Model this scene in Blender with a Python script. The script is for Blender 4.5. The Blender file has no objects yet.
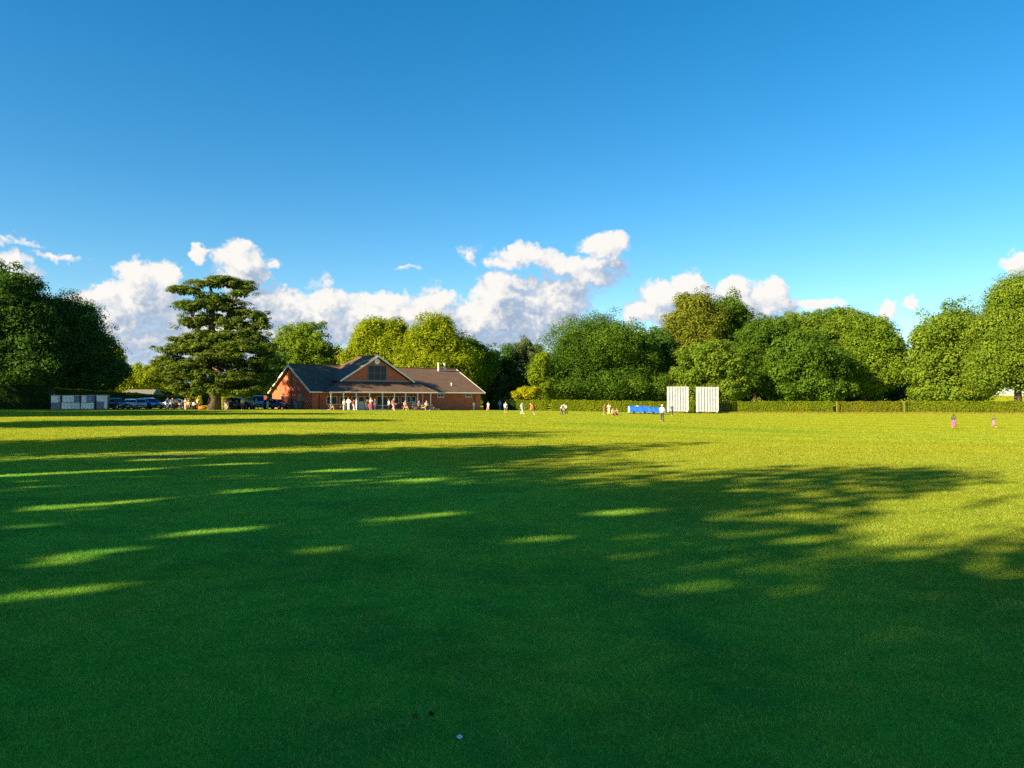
import bpy, bmesh, math, random
import numpy as np
from mathutils import Vector, Matrix, Euler, Quaternion

random.seed(7)
SC = bpy.context.scene
COL = SC.collection
F, CXP, HY = 773.0, 512.0, 400.0
EYE = 1.75
SUN_AZ, SUN_EL = math.radians(56), math.radians(26)   # shadows travel towards +x +y
SUNV = Vector((-math.sin(SUN_AZ)*math.cos(SUN_EL), -math.cos(SUN_AZ)*math.cos(SUN_EL), math.sin(SUN_EL)))

# ------------------------------------------------------------------ helpers
def sstep(a, b, x):
    t = np.clip((np.asarray(x, float)-a)/(b-a), 0, 1)
    return t*t*(3-2*t)

def gz(x, y):
    """terrain height"""
    x = np.asarray(x, float); y = np.asarray(y, float)
    ry = sstep(14, 70, y)
    base = ry*(0.47-0.80*sstep(-32, 34, x))
    dip = -0.42*np.exp(-(((x-40)/26)**2+((y-62)/26)**2))
    bump = 0.03*np.sin(x*0.31+1.3)*np.sin(y*0.23)*sstep(6, 20, y)
    return base+dip+bump+5.5*sstep(150, 430, y)

def gzf(x, y): return float(gz(x, y))

def wx(px, d): return (px-CXP)/F*d
def wz(py, d): return EYE+(HY-py)/F*d

def tag(o, label=None, cat=None, group=None, kind=None):
    if label: o['label'] = label
    if cat: o['category'] = cat
    if group: o['group'] = group
    if kind: o['kind'] = kind
    return o

def empty(name, loc, rz=0.0, **k):
    o = bpy.data.objects.new(name, None); COL.objects.link(o)
    o.location = loc; o.rotation_euler = (0, 0, rz); o.empty_display_size = 0.3
    return tag(o, **k)

def link(name, me, mat, parent=None, smooth=False):
    o = bpy.data.objects.new(name, me); COL.objects.link(o)
    if mat is not None:
        for m in (mat if isinstance(mat, (list, tuple)) else [mat]): me.materials.append(m)
    if parent: o.parent = parent
    if smooth:
        me.polygons.foreach_set('use_smooth', [True]*len(me.polygons)); me.update()
    return o

def np_mesh(name, verts, faces, tint=None):
    """verts (n,3), faces (m,k) numpy"""
    me = bpy.data.meshes.new(name)
    n, (m, k) = len(verts), faces.shape
    me.vertices.add(n); me.loops.add(m*k); me.polygons.add(m)
    me.vertices.foreach_set('co', np.ascontiguousarray(verts, dtype=np.float32).ravel())
    me.loops.foreach_set('vertex_index', np.ascontiguousarray(faces, dtype=np.int32).ravel())
    me.polygons.foreach_set('loop_start', np.arange(0, m*k, k, dtype=np.int32))
    if tint is not None:
        a = me.attributes.new('tint', 'FLOAT', 'POINT')
        a.data.foreach_set('value', np.ascontiguousarray(tint, dtype=np.float32))
    me.update(calc_edges=True)
    return me

class MB:
    """collects shapes, builds one mesh object"""
    def __init__(s): s.v = []; s.f = []; s.mi = []
    def add(s, vs, fs, mi=0):
        b = len(s.v); s.v += [tuple(v) for v in vs]
        for f in fs: s.f.append([b+i for i in f]); s.mi.append(mi)
        return s
    def box(s, c, d, rz=0, mi=0, M=None):
        x, y, z = d[0]/2, d[1]/2, d[2]/2
        vs = [Vector((i*x, j*y, k*z)) for k in (-1, 1) for i, j in ((-1, -1), (1, -1), (1, 1), (-1, 1))]
        R = M if M is not None else Matrix.Rotation(rz, 3, 'Z')
        vs = [R @ v+Vector(c) for v in vs]
        return s.add(vs, [(3, 2, 1, 0), (4, 5, 6, 7), (0, 1, 5, 4), (1, 2, 6, 5), (2, 3, 7, 6), (3, 0, 4, 7)], mi)
    def bar(s, a, b, w, h=None, mi=0):
        a, b = Vector(a), Vector(b); h = h or w
        d = b-a; L = d.length
        q = d.to_track_quat('X', 'Z').to_matrix()
        return s.box((a+b)/2, (L, w, h), M=q, mi=mi)
    def tube(s, pts, rad, n=8, mi=0, cap=True):
        pts = [Vector(p) for p in pts]
        if not isinstance(rad, (list, tuple)): rad = [rad]*len(pts)
        rings = []
        vs = []; fs = []
        for i, p in enumerate(pts):
            t = (pts[min(i+1, len(pts)-1)]-pts[max(i-1, 0)]).normalized()
            u = t.orthogonal().normalized() if abs(t.z) > .9 else t.cross(Vector((0, 0, 1))).normalized()
            w = t.cross(u)
            for k in range(n):
                a = 2*math.pi*k/n
                vs.append(p+(u*math.cos(a)+w*math.sin(a))*rad[i])
        for i in range(len(pts)-1):
            for k in range(n):
                fs.append((i*n+k, i*n+(k+1) % n, (i+1)*n+(k+1) % n, (i+1)*n+k))
        if cap:
            fs.append(tuple(range(n-1, -1, -1))); fs.append(tuple(range((len(pts)-1)*n, len(pts)*n)))
        return s.add(vs, fs, mi)
    def lathe(s, prof, c=(0, 0, 0), n=16, axis='Z', mi=0):
        vs = []; fs = []
        for r, z in prof:
            for k in range(n):
                a = 2*math.pi*k/n
                p = (r*math.cos(a), r*math.sin(a), z)
                if axis == 'Y': p = (p[0], p[2], p[1])
                if axis == 'X': p = (p[2], p[0], p[1])
                vs.append(Vector(p)+Vector(c))
        m = len(prof)
        for i in range(m-1):
            for k in range(n):
                fs.append((i*n+k, i*n+(k+1) % n, (i+1)*n+(k+1) % n, (i+1)*n+k))
        fs.append(tuple(range(n-1, -1, -1))); fs.append(tuple(range((m-1)*n, m*n)))
        return s.add(vs, fs, mi)
    def ellipsoid(s, c, r, n=12, m=8, mi=0):
        prof = []
        vs = []; fs = []
        for i in range(m+1):
            t = math.pi*i/m
            for k in range(n):
                a = 2*math.pi*k/n
                vs.append((c[0]+r[0]*math.sin(t)*math.cos(a), c[1]+r[1]*math.sin(t)*math.sin(a), c[2]+r[2]*math.cos(t)))
        for i in range(m):
            for k in range(n):
                fs.append((i*n+k, (i+1)*n+k, (i+1)*n+(k+1) % n, i*n+(k+1) % n))
        return s.add(vs, fs, mi)
    def solid(s, poly, th, nrm=None, mi=0):
        """polygon (3-D points) thickened downward along its normal"""
        P = [Vector(p) for p in poly]
        if nrm is None:
            nrm = Vector((0, 0, 0))
            for i in range(len(P)):
                a, b = P[i], P[(i+1) % len(P)]
                nrm += Vector(((a.y-b.y)*(a.z+b.z), (a.z-b.z)*(a.x+b.x), (a.x-b.x)*(a.y+b.y)))
            nrm.normalize()
        n = len(P)
        vs = P+[p-nrm*th for p in P]
        fs = [tuple(range(n)), tuple(range(2*n-1, n-1, -1))]+[(i, i+n, (i+1) % n+n, (i+1) % n) for i in range(n)]
        return s.add(vs, fs, mi)
    def build(s, name, mat, parent=None, smooth=False, bevel=0):
        me = bpy.data.meshes.new(name); me.from_pydata(s.v, [], s.f)
        me.polygons.foreach_set('material_index', s.mi)
        bm = bmesh.new(); bm.from_mesh(me)
        bmesh.ops.remove_doubles(bm, verts=bm.verts, dist=1e-5)
        bmesh.ops.recalc_face_normals(bm, faces=bm.faces)
        if bevel: bmesh.ops.bevel(bm, geom=list(bm.edges), offset=bevel, segments=1, affect='EDGES', clamp_overlap=True)
        bm.to_mesh(me); bm.free()
        return link(name, me, mat, parent, smooth)

# ------------------------------------------------------------------ materials
def new_mat(name):
    m = bpy.data.materials.new(name); m.use_nodes = True
    nt = m.node_tree; nt.nodes.clear()
    out = nt.nodes.new('ShaderNodeOutputMaterial')
    return m, nt, out

def nd(nt, typ, **kw):
    n = nt.nodes.new(typ)
    for k, v in kw.items():
        if k.startswith('i_'):
            n.inputs[k[2:].replace('_', ' ')].default_value = v
        else: setattr(n, k, v)
    return n

def mixc(nt, fac, a, b, blend='MIX'):
    m = nt.nodes.new('ShaderNodeMix'); m.data_type = 'RGBA'; m.blend_type = blend
    for sock, v in ((m.inputs[0], fac), (m.inputs[6], a), (m.inputs[7], b)):
        if hasattr(v, 'is_linked') or isinstance(v, bpy.types.NodeSocket): nt.links.new(v, sock)
        elif isinstance(v, (int, float)): sock.default_value = v
        else: sock.default_value = (*v[:3], 1)
    return m.outputs[2]

def mth(nt, op, a, b=None, c=None, clamp=False):
    m = nt.nodes.new('ShaderNodeMath'); m.operation = op; m.use_clamp = clamp
    for i, v in enumerate((a, b, c)):
        if v is None: continue
        if isinstance(v, bpy.types.NodeSocket): nt.links.new(v, m.inputs[i])
        else: m.inputs[i].default_value = v
    return m.outputs[0]

def ramp(nt, fac, lo, hi):
    m = nt.nodes.new('ShaderNodeMapRange'); m.interpolation_type = 'SMOOTHSTEP'
    nt.links.new(fac, m.inputs[0]); m.inputs[1].default_value = lo; m.inputs[2].default_value = hi
    return m.outputs[0]

def paint(name, col, rough=.5, metal=0, var=.12, scale=6, coat=0, spec=.5):
    m, nt, out = new_mat(name)
    p = nd(nt, 'ShaderNodeBsdfPrincipled', i_Roughness=rough, i_Metallic=metal)
    p.inputs['Coat Weight'].default_value = coat
    p.inputs['Specular IOR Level'].default_value = spec
    tc = nd(nt, 'ShaderNodeTexCoord')
    no = nd(nt, 'ShaderNodeTexNoise', i_Scale=scale, i_Detail=5.0, i_Roughness=.6)
    nt.links.new(tc.outputs['Object'], no.inputs['Vector'])
    c = mixc(nt, ramp(nt, no.outputs['Fac'], .3, .7), [x*(1-var) for x in col], [min(1, x*(1+var)) for x in col])
    nt.links.new(c, p.inputs['Base Color'])
    r = mth(nt, 'MULTIPLY_ADD', no.outputs['Fac'], .2, rough-.1)
    nt.links.new(r, p.inputs['Roughness'])
    nt.links.new(p.outputs[0], out.inputs[0])
    return m

def leaf_mat(name, ca, cb, trans=.35, cc=None):
    """ca..cb by the per-leaf tint; translucent leaf"""
    m, nt, out = new_mat(name)
    at = nd(nt, 'ShaderNodeAttribute', attribute_name='tint')
    c = mixc(nt, at.outputs['Fac'], ca, cb)
    d = nd(nt, 'ShaderNodeBsdfDiffuse'); t = nd(nt, 'ShaderNodeBsdfTranslucent')
    tcol = mixc(nt, .55, c, (cb[0]*1.5, cb[1]*1.5, cb[2]*.7))
    nt.links.new(c, d.inputs[0]); nt.links.new(tcol, t.inputs[0])
    mx = nd(nt, 'ShaderNodeMixShader'); mx.inputs[0].default_value = trans
    nt.links.new(d.outputs[0], mx.inputs[1]); nt.links.new(t.outputs[0], mx.inputs[2])
    nt.links.new(mx.outputs[0], out.inputs[0])
    return m

def bark_mat(name, a, b):
    m, nt, out = new_mat(name)
    tc = nd(nt, 'ShaderNodeTexCoord')
    mp = nd(nt, 'ShaderNodeMapping'); mp.inputs['Scale'].default_value = (5, 5, .8)
    no = nd(nt, 'ShaderNodeTexNoise', i_Scale=2.0, i_Detail=6.0)
    nt.links.new(tc.outputs['Object'], mp.inputs[0]); nt.links.new(mp.outputs[0], no.inputs['Vector'])
    p = nd(nt, 'ShaderNodeBsdfPrincipled', i_Roughness=.9)
    nt.links.new(mixc(nt, ramp(nt, no.outputs['Fac'], .35, .65), a, b), p.inputs['Base Color'])
    bp = nd(nt, 'ShaderNodeBump', i_Strength=.8, i_Distance=.08); nt.links.new(no.outputs['Fac'], bp.inputs['Height'])
    nt.links.new(bp.outputs[0], p.inputs['Normal'])
    nt.links.new(p.outputs[0], out.inputs[0])
    return m

def brick_mat(name, c1, c2, mortar, sc=(1, 1), bw=.225, rh=.075, ms=.010, along='z', bump=.3, big=.25):
    m, nt, out = new_mat(name)
    tc = nd(nt, 'ShaderNodeTexCoord'); sp = nd(nt, 'ShaderNodeSeparateXYZ')
    nt.links.new(tc.outputs['Object'], sp.inputs[0])
    u = mth(nt, 'ADD', sp.outputs[0], sp.outputs[1])
    cb = nd(nt, 'ShaderNodeCombineXYZ')
    nt.links.new(u, cb.inputs[0]); nt.links.new(sp.outputs[2], cb.inputs[1])
    br = nd(nt, 'ShaderNodeTexBrick', i_Scale=1.0)
    br.inputs['Color1'].default_value = (*c1, 1); br.inputs['Color2'].default_value = (*c2, 1); br.inputs['Mortar'].default_value = (*mortar, 1)
    br.inputs['Brick Width'].default_value = bw; br.inputs['Row Height'].default_value = rh; br.inputs['Mortar Size'].default_value = ms
    nt.links.new(cb.outputs[0], br.inputs['Vector'])
    no = nd(nt, 'ShaderNodeTexNoise', i_Scale=.9, i_Detail=6.0, i_Roughness=.65)
    nt.links.new(tc.outputs['Object'], no.inputs['Vector'])
    c = mixc(nt, ramp(nt, no.outputs['Fac'], .3, .72), br.outputs['Color'], [x*(1-big*1.6) for x in c2], 'MIX')
    c2_ = mixc(nt, .55, br.outputs['Color'], c)
    p = nd(nt, 'ShaderNodeBsdfPrincipled', i_Roughness=.85)
    nt.links.new(c2_, p.inputs['Base Color'])
    bp = nd(nt, 'ShaderNodeBump', i_Strength=bump, i_Distance=.02); nt.links.new(br.outputs['Fac'], bp.inputs['Height']); bp.invert = True
    nt.links.new(bp.outputs[0], p.inputs['Normal'])
    nt.links.new(p.outputs[0], out.inputs[0])
    return m

M = {}
M['white'] = paint('white_paint', (.78, .78, .76), .45, var=.06)
M['offwhite'] = paint('weathered_white_paint', (.62, .64, .66), .5, var=.15, scale=3)
M['greyblue'] = paint('grey_blue_panel', (.12, .16, .22), .5)
M['frame'] = paint('white_joinery', (.7, .7, .68), .4, var=.05)
M['darkframe'] = paint('dark_blue_joinery', (.025, .03, .05), .35)
M['glass'] = paint('window_glass', (.010, .016, .030), .12, var=.3, spec=.22)
M['brick'] = brick_mat('red_brick', (.62, .130, .045), (.50, .090, .034), (.36, .17, .11))
M['tile'] = brick_mat('brown_roof_tile', (.20, .115, .065), (.135, .078, .048), (.05, .035, .028), bw=.3, rh=.14, ms=.02, bump=.8, big=.35)
M['soffit'] = paint('soffit_board', (.45, .44, .42), .6)
M['fascia'] = paint('white_fascia', (.72, .72, .7), .45)
M['lead'] = paint('lead_flashing', (.2, .21, .23), .5)
M['slab'] = paint('concrete_slab', (.32, .30, .28), .85, var=.2, scale=3)
M['wood'] = paint('picnic_timber', (.36, .22, .11), .7, var=.25)
M['darkmetal'] = paint('dark_metal', (.03, .03, .035), .4, metal=.6)
M['steel'] = paint('galvanised_steel', (.4, .41, .42), .4, metal=.7)
M['tyre'] = paint('tyre_rubber', (.015, .015, .016), .8)
M['rim'] = paint('alloy_rim', (.5, .5, .52), .3, metal=.8)
M['lamp'] = paint('headlamp_glass', (.75, .78, .8), .1)
M['tail'] = paint('tail_lamp', (.35, .015, .01), .2)
M['plastic'] = paint('black_plastic', (.02, .02, .022), .5)
M['cover'] = paint('blue_cover_sheet', (.02, .13, .60), .38, var=.2, scale=2)
M['binblue'] = paint('blue_bin', (.02, .08, .35), .4)
M['paperwhite'] = paint('white_litter', (.6, .62, .64), .6)
M['soil'] = paint('dark_soil', (.02, .014, .008), .95)
M['oldwood'] = paint('weathered_post', (.30, .27, .14), .8, var=.3)
M['pinkpanel'] = paint('faded_pink_panel', (.5, .38, .36), .5)
M['bluepanel'] = paint('blue_panel', (.10, .22, .42), .4)
M['screenwhite'] = paint('sight_screen_white', (.40, .46, .58), .6, var=.14, scale=2)
M['slateroof'] = paint('grey_roof', (.15, .155, .14), .8, var=.2)
M['pinkroof'] = paint('pale_pink_roof', (.5, .36, .28), .8, var=.2)
M['render'] = paint('pale_render', (.5, .45, .38), .85)
M['cloth_tent'] = paint('blue_canvas', (.05, .15, .42), .7)
M['bark'] = bark_mat('oak_bark', (.05, .037, .026), (.13, .10, .075))
M['cedarbark'] = bark_mat('cedar_bark', (.045, .034, .028), (.13, .095, .075))

# foliage kinds: (dark tint, light tint)
LF = {
 'oak':   leaf_mat('oak_leaf', (.040, .100, .013), (.115, .200, .021), .28),
 'dark':  leaf_mat('dark_leaf', (.030, .085, .018), (.076, .155, .026), .27),
 'mid':   leaf_mat('ash_leaf', (.075, .150, .014), (.185, .275, .024), .33),
 'olive': leaf_mat('olive_leaf', (.070, .145, .016), (.188, .265, .028), .32),
 'lime':  leaf_mat('lime_leaf', (.125, .195, .010), (.290, .345, .018), .40),
 'chest': leaf_mat('chestnut_leaf', (.085, .165, .018), (.220, .300, .032), .34),
 'lime2': leaf_mat('fresh_leaf', (.095, .165, .012), (.215, .290, .018), .38),
 'hedge2': leaf_mat('reddish_hedge_leaf', (.125, .165, .010), (.265, .275, .017), .34),
 'gold':  leaf_mat('golden_leaf', (.25, .28, .010), (.44, .44, .016), .42),
 'brown': leaf_mat('bronzed_leaf', (.085, .125, .016), (.225, .245, .030), .32),
 'pine':  leaf_mat('pine_needle', (.060, .095, .034), (.140, .190, .060), .25),
 'cedar': leaf_mat('cedar_needle', (.042, .090, .018), (.185, .245, .036), .25),
 'hedge': leaf_mat('hedge_leaf', (.110, .180, .008), (.250, .300, .016), .34),
 'yew':   leaf_mat('dark_hedge_leaf', (.014, .042, .010), (.032, .072, .014), .2),
 'dry':   leaf_mat('rough_grass', (.20, .19, .03), (.36, .30, .06), .4),
}

# ------------------------------------------------------------------ world: sky with clouds
def build_world():
    w = bpy.data.worlds.new('World'); SC.world = w; w.use_nodes = True
    nt = w.node_tree; nt.nodes.clear()
    out = nt.nodes.new('ShaderNodeOutputWorld'); bg = nt.nodes.new('ShaderNodeBackground')
    sky = nt.nodes.new('ShaderNodeTexSky'); sky.sky_type = 'NISHITA'; sky.sun_disc = False
    sky.sun_elevation = SUN_EL; sky.sun_rotation = math.atan2(SUNV.x, SUNV.y)
    sky.altitude = 100; sky.air_density = 1.0; sky.dust_density = .35; sky.ozone_density = 3.0
    hs = nd(nt, 'ShaderNodeHueSaturation', i_Saturation=SKY_SAT, i_Value=1.0)
    hs.inputs['Hue'].default_value = SKY_HUE
    nt.links.new(sky.outputs[0], hs.inputs['Color'])
    tc = nt.nodes.new('ShaderNodeTexCoord')
    sp = nt.nodes.new('ShaderNodeSeparateXYZ'); nt.links.new(tc.outputs['Generated'], sp.inputs[0])
    az = mth(nt, 'MULTIPLY', mth(nt, 'ARCTAN2', sp.outputs[0], sp.outputs[1]), 180/math.pi)
    el = mth(nt, 'MULTIPLY', mth(nt, 'ARCSINE', sp.outputs[2]), 180/math.pi)
    P = nt.nodes.new('ShaderNodeCombineXYZ'); nt.links.new(az, P.inputs[0]); nt.links.new(el, P.inputs[1])
    # node group: warped blob field
    g = bpy.data.node_groups.new('cloud_field', 'ShaderNodeTree')
    g.interface.new_socket('P', in_out='INPUT', socket_type='NodeSocketVector')
    g.interface.new_socket('D', in_out='OUTPUT', socket_type='NodeSocketFloat')
    gi = g.nodes.new('NodeGroupInput'); go = g.nodes.new('NodeGroupOutput')
    def vm(op, a, b, c=None):
        n = g.nodes.new('ShaderNodeVectorMath'); n.operation = op
        for i, v in enumerate((a, b, c)):
            if v is None: continue
            if isinstance(v, bpy.types.NodeSocket): g.links.new(v, n.inputs[i])
            else: n.inputs[i].default_value = v
        return n.outputs['Value'] if op == 'DOT_PRODUCT' else n.outputs[0]
    src = gi.outputs[0]
    def noise(scale, det, rough=.55):
        n = g.nodes.new('ShaderNodeTexNoise'); n.inputs['Scale'].default_value = scale
        n.inputs['Detail'].default_value = det; n.inputs['Roughness'].default_value = rough
        g.links.new(src, n.inputs['Vector']); return n
    n1 = noise(.55, 2.0); n2 = noise(1.9, 4.0, .6)
    p = vm('MULTIPLY_ADD', vm('SUBTRACT', n1.outputs['Color'], (.5, .5, .5)), (2.2, 1.6, 0), src)
    p = vm('MULTIPLY_ADD', vm('SUBTRACT', n2.outputs['Color'], (.5, .5, .5)), (1.1, .9, 0), p)
    acc = None
    for (cx, cy, rx, ry, wgt) in CLOUDS:
        y = F; dx = cx-CXP; dz = HY-cy
        a = math.degrees(math.atan2(dx, F)); e = math.degrees(math.asin(dz/math.sqrt(dx*dx+dz*dz+F*F)))
        k = math.degrees(1/F)*1.0
        ax = k*rx*math.cos(math.radians(a))**2*1.18; ey = k*ry*math.cos(math.radians(a))*1.22
        q = vm('MULTIPLY_ADD', p, (1/ax, 1/ey, 0), (-a/ax, -e/ey, 0))
        dd = vm('DOT_PRODUCT', q, q)
        v = mth(g, 'MULTIPLY_ADD', dd, -wgt, wgt)
        acc = v if acc is None else mth(g, 'SMOOTH_MAX', acc, v, .25)
    nz = noise(3.2, 6.0, .62)
    vo = g.nodes.new('ShaderNodeTexVoronoi'); vo.feature = 'SMOOTH_F1'; vo.inputs['Scale'].default_value = 1.35
    vo.inputs['Smoothness'].default_value = .35; vo.inputs['Detail'].default_value = 2.0; vo.inputs['Roughness'].default_value = .5
    g.links.new(p, vo.inputs['Vector'])
    d = mth(g, 'MULTIPLY_ADD', mth(g, 'SUBTRACT', nz.outputs['Fac'], .5), .38, acc)
    d = mth(g, 'ADD', d, mth(g, 'MULTIPLY_ADD', vo.outputs['Distance'], -.58, .48))
    d = mth(g, 'MAXIMUM', d, -.35)
    g.links.new(d, go.inputs[0])
    def field(off):
        n = nt.nodes.new('ShaderNodeGroup'); n.node_tree = g
        a = nt.nodes.new('ShaderNodeVectorMath'); a.operation = 'ADD'; nt.links.new(P.outputs[0], a.inputs[0]); a.inputs[1].default_value = off
        nt.links.new(a.outputs[0], n.inputs[0]); return n.outputs[0]
    D0 = field((0, 0, 0)); D1 = field((-.55, .6, 0)); D2 = field((-1.1, 1.9, 0))
    alpha = ramp(nt, D0, -.16, .56)
    front = ramp(nt, sp.outputs[1], .05, .15)
    alpha = mth(nt, 'MULTIPLY', alpha, front)
    lit = mth(nt, 'ADD', mth(nt, 'MULTIPLY', mth(nt, 'SUBTRACT', D0, D1), .50), mth(nt, 'MULTIPLY', mth(nt, 'SUBTRACT', D0, D2), .62))
    lit = ramp(nt, lit, -.42, .86)
    thick = ramp(nt, D0, .1, 1.0)
    shade = mixc(nt, thick, (.46, .58, .78), (.35, .46, .63))
    ccol = mixc(nt, lit, shade, (1.06, 1.01, .95))
    lp = nt.nodes.new('ShaderNodeVectorMath'); lp.operation = 'SCALE'; lp.inputs[3].default_value = CLOUD_GAIN
    nt.links.new(ccol, lp.inputs[0])
    # horizon milk: thin high veil just above the tree line
    vsc = nt.nodes.new('ShaderNodeVectorMath'); vsc.operation = 'SCALE'; vsc.inputs[0].default_value = (.52, .66, .86); vsc.inputs[3].default_value = CLOUD_GAIN
    veil = mth(nt, 'MULTIPLY', ramp(nt, el, 7.5, 1.0), ramp(nt, az, 26, -2))
    base = mixc(nt, mth(nt, 'MULTIPLY', veil, .75), hs.outputs[0], vsc.outputs[0])
    c = mixc(nt, mth(nt, 'MULTIPLY', alpha, .97), base, lp.outputs[0])
    nt.links.new(c, bg.inputs[0]); bg.inputs[1].default_value = SKY_STR
    bg2 = nt.nodes.new('ShaderNodeBackground'); bg2.inputs[1].default_value = SKY_STR
    nt.links.new(hs.outputs[0], bg2.inputs[0])
    band = mth(nt, 'MULTIPLY', mth(nt, 'LESS_THAN', el, 14.5), mth(nt, 'GREATER_THAN', sp.outputs[1], .05))
    band = mth(nt, 'MULTIPLY', band, mth(nt, 'GREATER_THAN', el, -2.0))
    ms = nt.nodes.new('ShaderNodeMixShader'); nt.links.new(band, ms.inputs[0])
    nt.links.new(bg2.outputs[0], ms.inputs[1]); nt.links.new(bg.outputs[0], ms.inputs[2])
    nt.links.new(ms.outputs[0], out.inputs[0])
    w.cycles.sampling_method = 'MANUAL'; w.cycles.sample_map_resolution = 512

SKY_STR, SKY_SAT, SKY_HUE = .0595, 1.38, .492
EXPO = 1.65
CLOUD_GAIN = 1.0/(SKY_STR*2**EXPO)*.95
CLOUDS = [ # centre and half size as the photograph shows them, weight
 (10,266,20,14,1),(30,275,10,8,.8),(48,255,34,3.5,.45),(12,241,24,4,.35),
 (134,276,20,17,1.1),(160,279,22,14,1),(105,296,24,12,1),(82,296,14,9,.9),(140,300,40,18,1),(120,322,40,18,.8),(140,341,42,9,.8),(165,318,30,18,.7),(130,358,40,9,.45),
 (195,253,9,9,.9),(236,258,26,14,1),(245,272,24,14,.9),(268,262,10,6,.4),(230,280,20,12,.7),
 (280,302,36,13,1),(330,301,28,12,.9),(300,318,50,14,.9),(250,305,25,15,.8),(324,280,10,7,.4),(280,335,60,14,.7),
 (385,300,30,9,1),(375,316,40,18,1),(437,300,19,12,1),(420,315,35,18,1),(350,330,30,18,.8),
 (496,292,24,19,1.25),(520,283,22,9,1),(478,318,26,20,1.1),(500,318,30,18,1.1),(465,325,30,20,.9),
 (548,306,42,20,.9),(540,325,50,18,.8),(560,290,40,12,.9),(595,276,30,9,.8),
 (524,256,30,10,1),(500,262,14,7,.8),(605,246,24,11,1.1),(575,264,42,9,.9),(612,262,20,7,.8),
 (470,253,9,9,.45),(408,267,10,3,.35),(490,342,70,10,.7),
 (662,298,22,17,1.1),(690,285,16,14,1.1),(702,303,26,18,1),(735,288,18,14,1.1),(768,294,20,15,1.1),(750,310,40,14,1),(820,304,28,6,.9),(640,312,20,10,.9),(680,315,40,12,.9),(787,305,18,9,.9),
 (350,326,60,16,.9),(440,336,50,14,.9),(200,334,60,20,.8),(70,306,34,14,.8),(110,345,40,14,.7),
 (887,312,11,8,.9),(911,303,6,6,.8),(1017,262,15,9,1),(615,335,30,8,.4),
]
build_world()

sun = bpy.data.lights.new('sun', 'SUN'); sun.energy = 5.0; sun.angle = math.radians(.5); sun.color = (1.0, .77, .44)
so = bpy.data.objects.new('sun', sun); COL.objects.link(so)
so.rotation_euler = SUNV.to_track_quat('Z', 'Y').to_euler()
so.location = (-60, -40, 60)

# ------------------------------------------------------------------ camera
cam = bpy.data.cameras.new('camera'); co = bpy.data.objects.new('camera', cam); COL.objects.link(co)
cam.sensor_width = 36; cam.lens = 36*F/1024; cam.clip_end = 9000; cam.clip_start = .1
pitch = math.atan((HY-384)/F)
co.location = (0, 0, EYE); co.rotation_euler = (math.radians(90)+pitch, 0, 0)
SC.camera = co

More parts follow.
